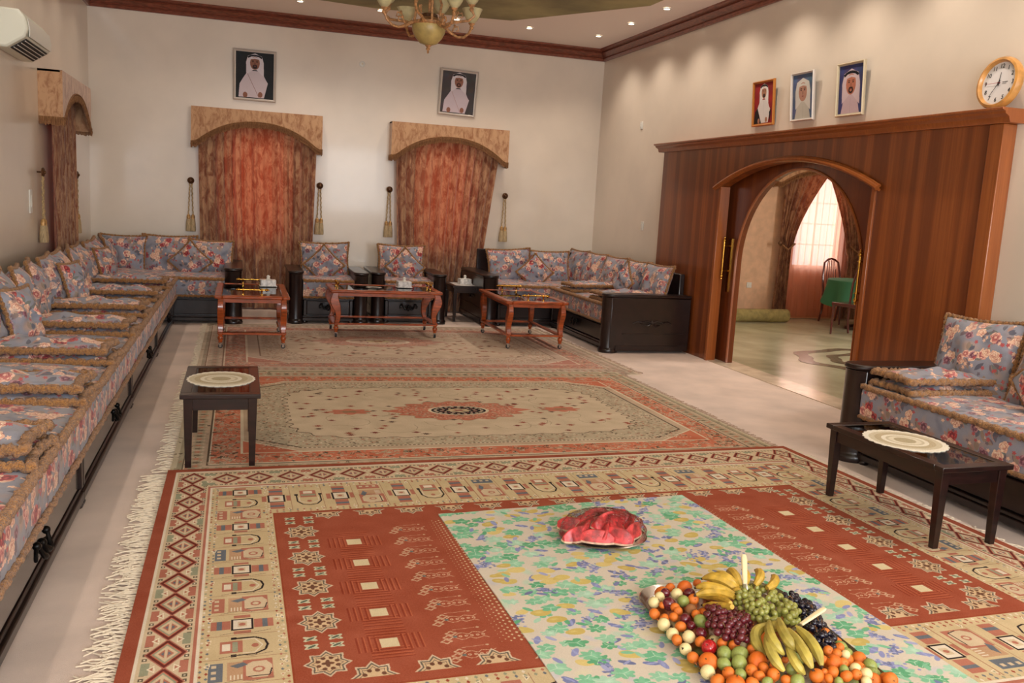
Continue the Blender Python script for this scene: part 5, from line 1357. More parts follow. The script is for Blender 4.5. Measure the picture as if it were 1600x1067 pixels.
for j in range(13):
    t = j/12; r_ = math.cos(t*PI/2)**.6 if t < 1 else 0.001; z = .105*math.sin(t*PI/2)**.7
    for i in range(n_):
        a = 2*PI*i/n_; q = 1+.03*math.sin(i*2.3+j*1.7)+.02*math.sin(i*5.1-j); vs.append((.218*r_*q*math.cos(a), .183*r_*q*math.sin(a), .024+z*(1+.06*math.sin(i*1.9+j*2.1))))
fs = [(j*n_+i, j*n_+(i+1) % n_, (j+1)*n_+(i+1) % n_, (j+1)*n_+i) for j in range(12) for i in range(n_)]
film.add(vs, fs)
mf, nt, b = newmat('cling_film'); tr = nt.nodes.new('ShaderNodeBsdfTransparent'); gl = nt.nodes.new('ShaderNodeBsdfGlossy'); gl.inputs['Roughness'].default_value = .08
fr_ = nt.nodes.new('ShaderNodeFresnel'); fr_.inputs[0].default_value = 1.16; mxs = nt.nodes.new('ShaderNodeMixShader')
vn = nt.nodes.new('ShaderNodeTexNoise'); vn.inputs['Scale'].default_value = 26; vn.inputs['Distortion'].default_value = 2.5; tcf = nt.nodes.new('ShaderNodeTexCoord'); nt.links.new(tcf.outputs['Object'], vn.inputs['Vector'])
bpf = nt.nodes.new('ShaderNodeBump'); bpf.inputs['Strength'].default_value = 1; bpf.inputs['Distance'].default_value = .012; nt.links.new(vn.outputs['Fac'], bpf.inputs['Height']); nt.links.new(bpf.outputs[0], gl.inputs['Normal']); nt.links.new(bpf.outputs[0], fr_.inputs['Normal'])
nt.links.new(fr_.outputs[0], mxs.inputs[0]); nt.links.new(tr.outputs[0], mxs.inputs[1]); nt.links.new(gl.outputs[0], mxs.inputs[2]); nt.links.new(mxs.outputs[0], nt.nodes['Material Output'].inputs[0])
ob('cling_film', film, mf, None, (1.74, 3.90, CZ), angle=25, label='clear cling film stretched over the watermelon plate', cat='plastic film')

# fruit tray: rounded rectangle
TX, TY, TA, TB = 1.905, 2.61, .33, .665
def rrect(a, b, r_, n_=8):
    out = []
    for cx, cy, s_ in ((a-r_, b-r_, 0), (-a+r_, b-r_, PI/2), (-a+r_, -b+r_, PI), (a-r_, -b+r_, 1.5*PI)):
        for k in range(n_+1): t = s_+PI/2*k/n_; out.append((cx+r_*math.cos(t), cy+r_*math.sin(t)))
    return out
tm = MB(); vs = []; rings = ((-.05, .0), (-.03, .002), (-.005, .03), (0, .034), (.004, .031), (-.026, -.002+.006), (-.05, .006))
rr2 = []
for o_, z in rings: rr2.append([(x, y, z) for x, y in rrect(TA+o_, TB+o_, .16+o_)])
n_ = len(rr2[0]); vs = [p for r_ in rr2 for p in r_]
fs = [(j*n_+i, j*n_+(i+1) % n_, (j+1)*n_+(i+1) % n_, (j+1)*n_+i) for j in range(len(rings)-1) for i in range(n_)]+[tuple(range(n_))[::-1], tuple((len(rings)-1)*n_+i for i in range(n_))]
tm.add(vs, fs); ob('serving_tray', tm, M_silver, None, (TX, TY, CZ), (0, 0, -.045), label='large steel tray heaped with mixed fruit on the flowered cloth', cat='tray', angle=60)

FM = {'orange': mat('mandarin_skin', (220, 116, 34), .45, var=.06, vscale=20, bump=.25, bscale=300), 'big_orange': mat('orange_skin', (222, 108, 28), .4, var=.05, vscale=20, bump=.3, bscale=250),
      'guava': mat('pale_guava_skin', (226, 206, 148), .5, var=.07, vscale=18), 'plum': mat('plum_skin', (92, 18, 30), .2, var=.3, vscale=14, coat=.4), 'apple': mat('red_apple_skin', (164, 22, 28), .2, var=.3, vscale=12, coat=.4),
      'green': mat('green_guava_skin', (142, 152, 78), .4, var=.12, vscale=12), 'kiwi': mat('kiwi_skin', (140, 92, 52), .9, var=.2, vscale=60)}
M_stem = mat('fruit_stem', (70, 66, 34), .8); M_tip = mat('dry_blossom_end', (60, 40, 26), .9)
nice = {'orange': ('mandarin', 'small orange mandarin'), 'big_orange': ('orange', 'large smooth orange'), 'guava': ('guava', 'pale yellow guava'), 'plum': ('plum', 'dark red plum'), 'apple': ('apple', 'shiny red apple'), 'green': ('green_guava', 'round green guava'), 'kiwi': ('kiwi', 'brown kiwi')}
FMESH = {}
for kd in FM:
    m = MB(); ny_ = 14; pr_ = []
    for j in range(ny_+1):
        t = PI*j/ny_; rr3 = math.sin(t); z = -math.cos(t)
        if kd in ('apple', 'orange', 'big_orange', 'plum'): z *= .9; z -= .10*math.exp(-(rr3/.28)**2)*(1 if z > 0 else -1)
        if kd == 'green': z *= 1.12; rr3 *= (1-.08*(z > 0)*z)
        pr_.append((max(rr3, .003), z))
    m.lathe(pr_, n=20); me = m.mesh(kd, True, 180); me.materials.append(FM[kd]); FMESH[kd] = me
    s_ = MB()
    if kd in ('guava', 'green'): s_.lathe([(.16, .95), (.2, 1.0), (.1, 1.05), (.04, 1.0)], n=7, wob=.3, nw=3); sm = s_.mesh('blossom_end', True); sm.materials.append(M_tip)
    else: s_.lathe([(.05, .76), (.05, .95), (.07, .98)], n=7); sm = s_.mesh('stem', True); sm.materials.append(M_stem)
    FMESH[kd+'s'] = (sm, 'blossom_end' if kd in ('guava', 'green') else 'stem')
# (photo-measured layout converted to tray coordinates in metres: kind, x, y, height, radius)
FR = [('guava', 1.626, 3.087, 0.08, 0.023),
 ('guava', 1.663, 3.112, 0.09, 0.0203),
 ('guava', 1.735, 3.101, 0.101, 0.0239),
 ('guava', 1.59, 2.923, 0.068, 0.0253),
 ('guava', 1.588, 2.845, 0.068, 0.0241),
 ('guava', 1.627, 2.791, 0.08, 0.0245),
 ('guava', 1.582, 2.729, 0.068, 0.0227),
 ('guava', 1.582, 2.563, 0.068, 0.0259),
 ('guava', 2.058, 2.393, 0.123, 0.0202),
 ('guava', 2.076, 2.359, 0.121, 0.0206),
 ('guava', 2.087, 2.486, 0.124, 0.0164),
 ('guava', 2.044, 2.318, 0.118, 0.0179),
 ('orange', 1.749, 3.188, 0.089, 0.0208),
 ('orange', 1.893, 3.219, 0.085, 0.0189),
 ('orange', 1.593, 3.011, 0.069, 0.0232),
 ('orange', 1.645, 3.047, 0.085, 0.0156),
 ('orange', 1.769, 3.025, 0.11, 0.0228),
 ('orange', 1.676, 3.0, 0.094, 0.0197),
 ('orange', 1.674, 2.97, 0.093, 0.0181),
 ('orange', 1.609, 2.959, 0.074, 0.0194),
 ('orange', 1.642, 2.943, 0.084, 0.0194),
 ('orange', 1.633, 2.868, 0.082, 0.0223),
 ('orange', 1.582, 2.798, 0.068, 0.0218),
 ('orange', 1.719, 2.909, 0.104, 0.0193),
 ('orange', 1.754, 2.912, 0.11, 0.0138),
 ('orange', 1.647, 2.738, 0.086, 0.0216),
 ('orange', 1.707, 2.688, 0.101, 0.0207),
 ('orange', 1.735, 2.651, 0.107, 0.0205),
 ('orange', 1.775, 2.601, 0.114, 0.0178),
 ('orange', 1.579, 2.666, 0.068, 0.0223),
 ('orange', 1.636, 2.518, 0.083, 0.0232),
 ('orange', 1.586, 2.503, 0.068, 0.0255),
 ('orange', 1.708, 2.491, 0.101, 0.0214),
 ('orange', 1.752, 2.485, 0.11, 0.0196),
 ('orange', 1.714, 2.451, 0.102, 0.0199),
 ('orange', 1.758, 2.433, 0.111, 0.0229),
 ('orange', 1.787, 2.479, 0.116, 0.0147),
 ('orange', 1.845, 2.498, 0.122, 0.0124),
 ('orange', 1.777, 2.389, 0.114, 0.0178),
 ('orange', 1.891, 2.381, 0.122, 0.0252),
 ('orange', 1.962, 2.39, 0.123, 0.0218),
 ('orange', 1.922, 2.357, 0.121, 0.0167),
 ('orange', 2.126, 2.654, 0.12, 0.0179),
 ('orange', 2.036, 2.516, 0.127, 0.019),
 ('orange', 1.994, 2.358, 0.121, 0.0217),
 ('orange', 2.037, 2.361, 0.121, 0.0193),
 ('orange', 1.674, 2.427, 0.093, 0.0227),
 ('orange', 2.101, 2.538, 0.123, 0.0173),
 ('orange', 1.931, 2.395, 0.123, 0.0133),
 ('orange', 2.055, 2.495, 0.126, 0.0189),
 ('orange', 2.037, 2.432, 0.125, 0.0198),
 ('orange', 1.978, 2.466, 0.126, 0.0161),
 ('big_orange', 1.806, 3.169, 0.092, 0.0327),
 ('big_orange', 1.611, 2.613, 0.075, 0.0352),
 ('big_orange', 1.755, 2.527, 0.11, 0.0347),
 ('big_orange', 1.626, 2.452, 0.08, 0.0335),
 ('big_orange', 2.005, 2.444, 0.125, 0.0284),
 ('plum', 1.668, 3.038, 0.092, 0.0284),
 ('plum', 1.696, 3.126, 0.098, 0.0204),
 ('plum', 1.787, 3.093, 0.102, 0.0247),
 ('plum', 1.671, 2.903, 0.092, 0.0233),
 ('plum', 1.669, 2.852, 0.092, 0.0176),
 ('plum', 1.674, 2.785, 0.093, 0.0239),
 ('apple', 1.655, 2.689, 0.088, 0.029),
 ('green', 1.725, 3.027, 0.105, 0.0242),
 ('green', 1.714, 2.86, 0.102, 0.0258),
 ('green', 1.681, 2.625, 0.095, 0.0266),
 ('green', 1.723, 2.593, 0.104, 0.029),
 ('green', 1.649, 2.572, 0.086, 0.0237),
 ('green', 1.696, 2.549, 0.098, 0.0273),
 ('green', 1.666, 2.49, 0.091, 0.0195),
 ('green', 1.834, 2.439, 0.121, 0.0206),
 ('green', 1.717, 2.406, 0.103, 0.0178),
 ('green', 1.807, 2.368, 0.118, 0.0237),
 ('green', 2.01, 2.392, 0.123, 0.017),
 ('green', 1.946, 2.335, 0.12, 0.0149),
 ('green', 1.729, 2.814, 0.106, 0.0148),
 ('kiwi', 1.721, 2.954, 0.104, 0.0223),
 ('orange', 2.121, 2.292, 0.078, 0.0225),
 ('guava', 2.17, 2.808, 0.078, 0.0222),
 ('orange', 2.126, 2.377, 0.081, 0.0258),
 ('green', 2.158, 2.564, 0.078, 0.0225),
 ('green', 2.161, 2.606, 0.08, 0.0255),
 ('guava', 2.125, 2.787, 0.081, 0.0259),
 ('orange', 2.136, 2.195, 0.078, 0.0228),
 ('orange', 2.178, 2.377, 0.08, 0.0251),
 ('green', 2.127, 2.835, 0.079, 0.0237),
 ('orange', 2.19, 2.306, 0.078, 0.0222),
 ('orange', 2.18, 2.222, 0.079, 0.0232),
 ('orange', 2.121, 2.522, 0.082, 0.0276),
 ('orange', 2.124, 2.649, 0.081, 0.0264),
 ('orange', 2.184, 2.181, 0.079, 0.0233),
 ('green', 2.12, 2.436, 0.079, 0.0232),
 ('green', 2.187, 2.471, 0.079, 0.0235),
 ('orange', 1.809, 2.152, 0.066, 0.0288),
 ('orange', 1.717, 2.053, 0.067, 0.0298),
 ('guava', 2.164, 2.933, 0.065, 0.0276),
 ('orange', 1.887, 2.95, 0.069, 0.0318),
 ('orange', 1.855, 2.77, 0.068, 0.0311),
 ('guava', 1.715, 2.745, 0.068, 0.0307),
 ('guava', 1.817, 2.322, 0.065, 0.028),
 ('orange', 2.189, 2.039, 0.065, 0.028),
 ('orange', 1.927, 2.37, 0.066, 0.0292),
 ('orange', 1.852, 2.989, 0.063, 0.0263),
 ('orange', 1.951, 3.207, 0.067, 0.0296),
 ('orange', 1.957, 2.435, 0.07, 0.033),
 ('guava', 1.938, 2.247, 0.066, 0.0291),
 ('orange', 1.862, 2.689, 0.069, 0.0323),
 ('guava', 2.189, 2.866, 0.065, 0.0279),
 ('orange', 2.048, 2.31, 0.065, 0.0283),
 ('orange', 1.843, 2.06, 0.065, 0.0285),
 ('orange', 1.671, 2.371, 0.07, 0.0328),
 ('orange', 1.919, 3.143, 0.067, 0.0303),
 ('orange', 1.845, 2.256, 0.066, 0.0291),
 ('guava', 1.818, 2.737, 0.064, 0.0271),
 ('orange', 1.666, 2.083, 0.064, 0.0272),
 ('orange', 1.695, 2.229, 0.068, 0.0307),
 ('orange', 2.042, 2.675, 0.067, 0.0301),
 ('green', 2.071, 2.266, 0.064, 0.0274),
 ('orange', 1.919, 2.074, 0.066, 0.0289),
 ('orange', 2.068, 2.535, 0.065, 0.0275),
 ('orange', 2.016, 3.199, 0.066, 0.0288),
 ('green', 2.072, 2.963, 0.068, 0.0312),
 ('guava', 1.904, 2.538, 0.07, 0.0325),
 ('orange', 2.173, 2.653, 0.068, 0.0306),
 ('green', 2.165, 2.429, 0.066, 0.0287),
 ('orange', 1.707, 3.176, 0.07, 0.0327),
 ('orange', 1.78, 2.496, 0.067, 0.0303),
 ('orange', 2.08, 2.101, 0.064, 0.0272),
 ('green', 1.953, 2.587, 0.066, 0.0288),
 ('orange', 1.798, 2.034, 0.069, 0.0325),
 ('orange', 2.145, 2.48, 0.065, 0.0276),
 ('guava', 2.035, 2.607, 0.069, 0.0321),
 ('guava', 2.148, 2.079, 0.064, 0.0266),
 ('orange', 1.714, 2.671, 0.066, 0.0287),
 ('orange', 1.922, 2.869, 0.066, 0.0291),
 ('orange', 2.187, 2.529, 0.069, 0.0316),
 ('orange', 1.894, 2.222, 0.068, 0.0309),
 ('orange', 2.111, 2.601, 0.064, 0.0265),
 ('orange', 1.774, 3.049, 0.063, 0.026),
 ('green', 2.044, 2.4, 0.069, 0.0324),
 ('guava', 2.153, 2.701, 0.07, 0.0326),
 ('orange', 2.156, 2.753, 0.066, 0.0291),
 ('orange', 2.085, 2.764, 0.065, 0.028),
 ('orange', 1.784, 2.967, 0.068, 0.0307),
 ('orange', 1.868, 2.469, 0.064, 0.0272),
 ('orange', 2.076, 3.201, 0.064, 0.0265),
 ('orange', 1.768, 2.595, 0.069, 0.0322),
 ('orange', 2.049, 3.011, 0.065, 0.0281),
 ('orange', 1.916, 2.737, 0.069, 0.0323),
 ('green', 1.998, 2.655, 0.066, 0.0292),
 ('orange', 1.99, 2.216, 0.064, 0.0267),
 ('orange', 2.102, 2.893, 0.068, 0.0306),
 ('orange', 1.965, 2.11, 0.064, 0.0272),
 ('green', 2.105, 3.117, 0.07, 0.0326),
 ('orange', 2.185, 2.983, 0.064, 0.0266),
 ('orange', 1.721, 2.19, 0.103, 0.0293),
 ('orange', 2.0, 2.283, 0.102, 0.0277),
 ('orange', 2.072, 2.194, 0.103, 0.0302),
 ('orange', 2.155, 2.253, 0.101, 0.026),
 ('orange', 2.103, 2.092, 0.103, 0.0293),
 ('orange', 1.818, 2.243, 0.102, 0.0291),
 ('orange', 1.845, 2.178, 0.104, 0.0324),
 ('orange', 1.704, 2.274, 0.101, 0.0274),
 ('orange', 1.715, 2.341, 0.101, 0.0273),
 ('orange', 1.727, 2.098, 0.101, 0.0271),
 ('orange', 1.973, 2.19, 0.102, 0.029),
 ('orange', 2.161, 2.338, 0.101, 0.0263),
 ('orange', 1.897, 2.181, 0.102, 0.0285),
 ('orange', 2.089, 2.401, 0.101, 0.0273),
 ('orange', 1.877, 2.264, 0.105, 0.0326),
 ('green', 2.033, 2.159, 0.104, 0.0312),
 ('orange', 2.028, 2.097, 0.104, 0.0317),
 ('orange', 1.782, 2.14, 0.103, 0.0304),
 ('orange', 1.938, 2.107, 0.102, 0.029),
 ('orange', 2.15, 2.149, 0.104, 0.0324),
 ('orange', 1.889, 2.095, 0.101, 0.0273)]
def ordinal(i): return ['first', 'second', 'third', 'fourth', 'fifth', 'sixth', 'seventh', 'eighth', 'ninth', 'tenth', 'eleventh', 'twelfth'][i]
groups = {}; NTOP = 94
for f_ in FR:
    kd, x, y, z, r_ = f_
    dx, dy = x-TX, y-TY
    side = 'left' if dx < -.12 else 'right' if dx > .14 else 'middle'
    dep = 'back' if y > 3.02 else 'centre' if y > 2.72 else 'front'
    low = 'under layer' if FR.index(f_) >= NTOP else 'top layer'
    groups.setdefault((kd, side, dep, low), []).append(f_)
for (kd, side, dep, low), L_ in groups.items():
    L_.sort(key=lambda q: -q[2]); nm, desc = nice[kd]
    for i, (kd_, x, y, z, r_) in enumerate(L_):
        zone = '%s, %s %s' % (low, dep, side)
        lab = '%s in the %s of the fruit tray' % (desc, zone) if len(L_) == 1 else '%s in the %s of the fruit tray, %s from back' % (desc, zone, ORD[i])
        o = bpy.data.objects.new(nm, FMESH[kd]); COL.objects.link(o); o.location = (x, y, z); o.scale = (r_, r_, r_)
        R = random.Random(int(x*9973+y*7919)); o.rotation_euler = (R.uniform(-1.2, 1.2), R.uniform(-1.2, 1.2), R.random()*6)
        props(o, lab, 'fruit', desc.split()[-1]+'s on the fruit tray')
        sm, sn = FMESH[kd+'s']; s_ = bpy.data.objects.new(sn, sm); COL.objects.link(s_); s_.parent = o

# bananas: bunches, each finger a part
def banana_mesh(name, pts, r_, m):
    P = [Vector(p) for p in pts]; out = []
    for k in range(15):         # quadratic bezier resample
        t = k/14; out.append((1-t)**2*P[0]+2*t*(1-t)*P[1]+t*t*P[2])
    rad = [r_*(.38+.62*math.sin(PI*min(1, (k+1.2)/6.5)/2)) if k < 6 else r_*(1-.0*(k-6)) if k < 11 else r_*(1-.17*(k-10)) for k in range(15)]; rad[14] = r_*.2
    return MB().tube(out, rad, 6+2)
M_ban1 = mat('ripe_banana', (196, 158, 58), .5, var=.10, vscale=30, stretch=(1, 1, 1)); M_ban2 = mat('greenish_banana', (180, 162, 74), .5, var=.14, vscale=14)
def bunch(name, fingers, m, label, crown_at):
    b = empty('banana_bunch', crown_at, 0, label, 'bananas', 'banana bunches on the fruit tray'); c = Vector(crown_at)
    for pts, r_ in fingers:
        o = ob('banana', banana_mesh('banana', [Vector(p)-c for p in pts], r_, m), m, b, angle=35)
        e = Vector(pts[2])-c; d = (e-(Vector(pts[1])-c)).normalized(); ob('tip', MB().tube([e-d*.004, e+d*.006], [.006, .004], 6), M_tip, o)
    ob('crown', MB().sphere((0, 0, 0), .024, 10, 7, sz=.8), m, b); return b
bunch('banana_bunch', [([(1.88, 2.906, 0.165), (1.847, 3.001, 0.17), (1.766, 3.008, 0.135)], 0.0191), ([(1.893, 2.928, 0.165), (1.825, 2.997, 0.192), (1.785, 3.043, 0.15)], 0.0184), ([(1.929, 2.963, 0.165), (1.881, 3.023, 0.215), (1.84, 3.09, 0.165)], 0.0215), ([(1.939, 2.979, 0.165), (1.888, 2.997, 0.23), (1.89, 3.094, 0.175)], 0.0186), ([(1.963, 3.0, 0.165), (1.947, 3.026, 0.23), (1.972, 3.12, 0.175)], 0.0174), ([(1.99, 3.004, 0.165), (1.982, 2.971, 0.23), (2.049, 3.126, 0.175)], 0.0145), ([(2.031, 2.997, 0.165), (2.073, 2.994, 0.215), (2.115, 3.131, 0.165)], 0.019), ([(2.062, 2.957, 0.165), (2.132, 2.974, 0.185), (2.186, 3.11, 0.145)], 0.0189), ([(1.826, 2.83, 0.165), (1.822, 2.913, 0.125), (1.786, 2.98, 0.105)], 0.018), ([(1.836, 2.859, 0.165), (1.875, 3.028, 0.125), (1.799, 3.056, 0.105)], 0.0156)], M_ban1, 'ripe yellow banana bunch fanned out at the back left of the tray', (1.92, 2.948, 0.165))
bunch('banana_bunch', [([(1.865, 2.648, 0.175), (1.766, 2.65, 0.155), (1.798, 2.536, 0.115)], 0.0204), ([(1.884, 2.666, 0.175), (1.755, 2.489, 0.215), (1.823, 2.472, 0.155)], 0.0186), ([(1.933, 2.678, 0.175), (1.796, 2.463, 0.237), (1.863, 2.464, 0.17)], 0.0192), ([(1.822, 2.581, 0.175), (1.743, 2.456, 0.17), (1.792, 2.419, 0.125)], 0.0195), ([(1.92, 2.597, 0.175), (1.841, 2.399, 0.215), (1.862, 2.368, 0.155)], 0.02), ([(1.962, 2.61, 0.175), (1.953, 2.47, 0.185), (1.929, 2.407, 0.135)], 0.0199), ([(1.846, 2.492, 0.175), (1.806, 2.387, 0.163), (1.857, 2.398, 0.12)], 0.0168)], M_ban2, 'greenish yellow banana bunch lying in the middle of the tray', (1.891, 2.637, 0.175))
# grapes: a bunch is a thing, each berry a part
def grapes(name, pts, r_, m, label, stemm, el=1.0):
    cx = sum(p[0] for p in pts)/len(pts); cy = sum(p[1] for p in pts)/len(pts); zb = min(p[2] for p in pts)
    b = empty('grape_bunch', (cx, cy, zb), 0, label, 'grapes', 'grape bunches on the fruit tray')
    me = MB().sphere((0, 0, 0), 1, 12, 8, sz=el).mesh('grape', True, 180); me.materials.append(m); R = random.Random(5)
    for p in pts:
        o = bpy.data.objects.new('grape', me); COL.objects.link(o); o.parent = b; o.location = (p[0]-cx, p[1]-cy, p[2]-zb)
        s_ = r_*R.uniform(.88, 1.1); o.scale = (s_, s_, s_); o.rotation_euler = (R.uniform(-1, 1), R.uniform(-1, 1), 0)
    st = MB()
    for k in range(9):
        a, c_ = R.choice(pts), R.choice(pts); A = Vector(a)-Vector((cx, cy, zb)); B_ = A+(Vector(c_)-Vector(a))*.35
        st.tube([A+Vector((0, 0, .006)), (A+B_)/2+Vector((0, 0, .018)), B_+Vector((0, 0, .006))], .0018, 5)
    ob('stalk', st, stemm, b); return b
M_gstem = mat('grape_stalk', (120, 84, 46), .8)
grapes('g', [(1.941, 3.002, 0.145), (2.011, 2.706, 0.147), (1.916, 2.741, 0.18), (1.883, 2.794, 0.147), (1.902, 2.745, 0.14), (1.953, 2.824, 0.183), (2.023, 2.853, 0.166), (1.956, 2.816, 0.159), (1.914, 2.809, 0.153), (2.03, 3.065, 0.137), (1.992, 2.812, 0.147), (1.947, 2.78, 0.135), (2.079, 3.032, 0.138), (1.903, 2.841, 0.139), (1.987, 2.751, 0.136), (1.891, 2.731, 0.183), (1.899, 2.767, 0.158), (1.908, 2.933, 0.165), (1.919, 2.886, 0.154), (1.906, 2.762, 0.177), (2.056, 2.977, 0.148), (2.013, 2.79, 0.155), (1.882, 2.858, 0.139), (1.98, 2.938, 0.164), (1.986, 2.723, 0.184), (1.908, 2.915, 0.176), (2.054, 2.73, 0.138), (2.043, 2.9, 0.162), (1.966, 3.01, 0.153), (1.889, 2.792, 0.168), (1.961, 2.927, 0.158), (2.009, 2.964, 0.145), (1.902, 2.72, 0.153), (2.069, 2.836, 0.151), (1.987, 2.692, 0.174), (1.891, 2.888, 0.172), (1.934, 2.732, 0.139), (1.885, 2.817, 0.168), (1.927, 2.831, 0.149), (1.882, 2.727, 0.16), (2.079, 2.796, 0.157), (1.986, 2.751, 0.172), (1.972, 2.77, 0.153), (1.977, 2.824, 0.158), (2.02, 3.006, 0.146), (1.925, 2.713, 0.157), (1.93, 2.882, 0.174), (1.998, 2.764, 0.154), (1.897, 2.848, 0.171), (1.955, 2.731, 0.141), (1.933, 2.92, 0.18), (2.044, 2.847, 0.149), (2.101, 3.02, 0.137), (2.112, 2.933, 0.137), (1.912, 2.791, 0.141), (2.039, 2.73, 0.165), (2.002, 2.738, 0.16), (1.92, 2.799, 0.184), (1.945, 2.721, 0.157), (1.892, 2.819, 0.142), (2.036, 2.719, 0.138), (2.034, 2.991, 0.152), (1.978, 2.795, 0.167), (1.966, 2.906, 0.136), (1.898, 2.885, 0.151), (2.016, 2.712, 0.174), (2.111, 2.974, 0.138), (1.898, 2.702, 0.172), (1.918, 2.843, 0.18), (1.89, 2.905, 0.139), (1.942, 2.978, 0.161), (2.053, 2.876, 0.148), (1.999, 2.839, 0.145), (1.946, 3.02, 0.135), (1.994, 2.95, 0.15), (1.914, 2.933, 0.142), (1.977, 3.046, 0.138), (2.062, 2.809, 0.155), (1.987, 2.705, 0.154), (1.932, 2.867, 0.138), (1.88, 2.764, 0.147), (1.984, 2.858, 0.161), (2.001, 2.856, 0.174), (1.98, 2.867, 0.14), (1.937, 2.811, 0.185), (2.098, 2.789, 0.143), (1.91, 2.744, 0.16), (1.999, 3.025, 0.151), (2.069, 2.911, 0.147), (2.05, 3.017, 0.142), (2.095, 2.916, 0.142), (1.961, 2.837, 0.162), (1.992, 2.908, 0.172), (2.114, 2.841, 0.14), (1.914, 2.867, 0.166), (2.031, 2.812, 0.162), (2.018, 2.848, 0.137), (1.97, 2.797, 0.148), (1.995, 2.791, 0.137), (2.031, 2.768, 0.175), (2.094, 2.956, 0.145), (1.924, 2.959, 0.151), (2.058, 2.752, 0.161), (1.939, 2.973, 0.14), (1.905, 2.874, 0.185), (1.951, 2.789, 0.166), (1.977, 2.966, 0.167), (2.093, 2.838, 0.15), (1.958, 2.743, 0.165), (1.93, 2.928, 0.158), (1.938, 2.899, 0.155), (2.072, 2.856, 0.135), (1.939, 2.944, 0.174), (2.06, 2.782, 0.156), (1.962, 2.867, 0.18), (1.964, 2.905, 0.16), (2.099, 2.995, 0.14), (2.102, 2.882, 0.14), (1.9, 2.808, 0.18), (2.027, 2.976, 0.138), (1.931, 2.782, 0.178), (1.98, 2.994, 0.147), (2.071, 2.934, 0.153), (2.049, 3.045, 0.136), (1.885, 2.755, 0.175)], .0128, mat('green_grape', (140, 140, 66), .25, var=.12, vscale=20, coat=.3), 'green grape bunch heaped between the two banana bunches', M_gstem, 1.15)
grapes('r', [(1.767, 2.784, 0.147), (1.74, 2.62, 0.153), (1.808, 2.696, 0.132), (1.746, 2.683, 0.144), (1.795, 2.832, 0.147), (1.807, 2.777, 0.129), (1.731, 2.695, 0.159), (1.789, 2.686, 0.144), (1.808, 2.719, 0.137), (1.83, 2.777, 0.151), (1.815, 2.798, 0.131), (1.883, 2.8, 0.135), (1.807, 2.753, 0.152), (1.833, 2.753, 0.138), (1.739, 2.639, 0.129), (1.79, 2.798, 0.137), (1.832, 2.886, 0.127), (1.73, 2.84, 0.135), (1.745, 2.819, 0.141), (1.752, 2.805, 0.159), (1.782, 2.74, 0.155), (1.763, 2.733, 0.144), (1.733, 2.791, 0.143), (1.76, 2.647, 0.159), (1.812, 2.924, 0.126), (1.816, 2.821, 0.136), (1.828, 2.729, 0.137), (1.83, 2.681, 0.126), (1.812, 2.666, 0.136), (1.855, 2.768, 0.151), (1.758, 2.852, 0.148), (1.769, 2.756, 0.144), (1.882, 2.828, 0.135), (1.73, 2.658, 0.142), (1.758, 2.87, 0.127), (1.703, 2.786, 0.125), (1.726, 2.813, 0.13), (1.861, 2.82, 0.135), (1.753, 2.716, 0.159), (1.905, 2.817, 0.129), (1.856, 2.789, 0.142), (1.881, 2.854, 0.126), (1.805, 2.882, 0.135), (1.8, 2.751, 0.129), (1.771, 2.667, 0.143), (1.771, 2.7, 0.146), (1.704, 2.745, 0.141), (1.736, 2.735, 0.158), (1.795, 2.906, 0.132), (1.826, 2.851, 0.135), (1.777, 2.817, 0.154), (1.814, 2.729, 0.158), (1.76, 2.795, 0.127), (1.735, 2.752, 0.142), (1.795, 2.646, 0.132), (1.77, 2.887, 0.137), (1.856, 2.749, 0.136), (1.711, 2.674, 0.129), (1.697, 2.709, 0.133), (1.834, 2.741, 0.157), (1.769, 2.629, 0.137), (1.836, 2.706, 0.13), (1.874, 2.777, 0.136), (1.853, 2.843, 0.126), (1.752, 2.712, 0.131), (1.852, 2.725, 0.125), (1.77, 2.83, 0.136), (1.781, 2.863, 0.134), (1.79, 2.719, 0.151), (1.839, 2.826, 0.135), (1.717, 2.675, 0.151), (1.839, 2.801, 0.133), (1.733, 2.684, 0.125), (1.789, 2.774, 0.151), (1.904, 2.844, 0.127), (1.779, 2.742, 0.128), (1.714, 2.72, 0.154), (1.757, 2.658, 0.128), (1.773, 2.915, 0.126), (1.833, 2.913, 0.125), (1.746, 2.771, 0.153), (1.858, 2.865, 0.126), (1.735, 2.861, 0.129), (1.721, 2.77, 0.147), (1.72, 2.7, 0.137)], .0138, mat('red_grape', (92, 28, 36), .22, var=.3, vscale=20, coat=.3), 'red grape bunch left of the green grapes', M_gstem)
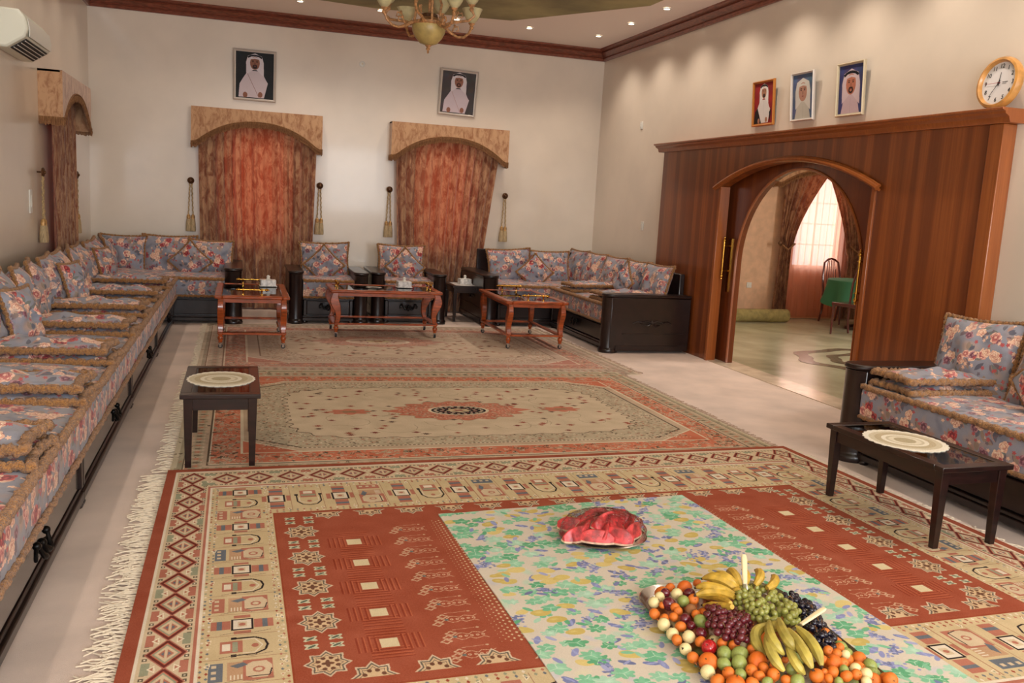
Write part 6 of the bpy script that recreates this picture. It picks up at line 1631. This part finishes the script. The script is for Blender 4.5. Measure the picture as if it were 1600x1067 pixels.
grapes('b', [(2.177, 2.865, 0.122), (2.069, 2.604, 0.138), (2.05, 2.59, 0.12), (2.09, 2.664, 0.121), (2.144, 2.819, 0.121), (2.142, 2.669, 0.117), (2.211, 2.874, 0.119), (2.188, 2.957, 0.119), (2.161, 2.701, 0.108), (2.171, 2.913, 0.123), (2.111, 2.599, 0.113), (2.035, 2.534, 0.132), (2.229, 2.991, 0.105), (2.065, 2.561, 0.112), (2.153, 2.79, 0.125), (2.107, 2.638, 0.128), (2.176, 2.816, 0.127), (2.096, 2.558, 0.106), (2.107, 2.763, 0.115), (2.093, 2.722, 0.131), (2.12, 2.679, 0.112), (2.158, 2.769, 0.117), (2.102, 2.695, 0.139), (2.129, 2.752, 0.129), (2.074, 2.692, 0.127), (2.213, 2.9, 0.117), (2.186, 3.007, 0.106), (2.166, 2.896, 0.11), (2.141, 2.931, 0.112), (2.193, 2.842, 0.118), (2.181, 2.808, 0.106), (2.08, 2.545, 0.123), (2.154, 2.849, 0.132), (2.125, 2.797, 0.13), (2.213, 2.973, 0.113), (2.146, 2.949, 0.123), (2.131, 2.643, 0.12), (2.219, 2.852, 0.107), (2.117, 2.624, 0.107), (2.084, 2.577, 0.127), (2.158, 2.654, 0.106), (2.041, 2.556, 0.126), (2.115, 2.574, 0.105), (2.208, 2.951, 0.11), (2.077, 2.637, 0.12), (2.047, 2.618, 0.121), (2.221, 3.011, 0.106), (2.138, 2.803, 0.107), (2.178, 2.76, 0.115), (2.168, 2.936, 0.123), (2.135, 2.891, 0.133), (2.059, 2.53, 0.126), (2.11, 2.702, 0.107), (2.161, 2.721, 0.116), (2.129, 2.915, 0.129), (2.23, 2.931, 0.108), (2.156, 2.966, 0.114), (2.162, 2.743, 0.121), (2.074, 2.671, 0.134), (2.146, 2.63, 0.106), (2.201, 2.796, 0.106), (2.041, 2.568, 0.108), (2.135, 2.838, 0.11), (2.168, 2.99, 0.109), (2.187, 2.926, 0.114), (2.076, 2.595, 0.117), (2.232, 2.878, 0.107), (2.13, 2.724, 0.133), (2.141, 2.705, 0.116), (2.176, 2.84, 0.132), (2.151, 2.873, 0.107), (2.077, 2.71, 0.114), (2.094, 2.618, 0.133), (2.057, 2.636, 0.112), (2.065, 2.568, 0.134), (2.18, 2.735, 0.106), (2.188, 2.896, 0.12), (2.235, 2.91, 0.108), (2.126, 2.697, 0.131), (2.036, 2.577, 0.133)], .0132, mat('black_grape', (22, 18, 32), .22, var=.3, vscale=20, coat=.3), 'black grape bunch along the right side of the tray', M_gstem)
# two knives with pale handles stuck in the pile
def knife(p, q, label):
    p, q = Vector(p), Vector(q); d = (q-p).normalized(); k = empty('fruit_knife', p, 0, label, 'knife', 'fruit knives in the tray')
    ob('handle', MB().tube([(0, 0, 0), d*.05, d*.11, d*.125], [.009, .011, .0125, .009], 8, flat=.6), mat('bone_handle', (228, 208, 164), .4), k)
    ob('blade', MB().tube([-d*.10, -d*.05, (0, 0, 0)], [.002, .008, .009], 6, flat=.2), M_chrome, k)
knife((1.946, 2.941, 0.2), (1.976, 3.009, 0.27), 'pale-handled fruit knife standing up between the back bananas')
knife((1.976, 2.605, 0.19), (2.061, 2.624, 0.22), 'pale-handled fruit knife lying across the black grapes')
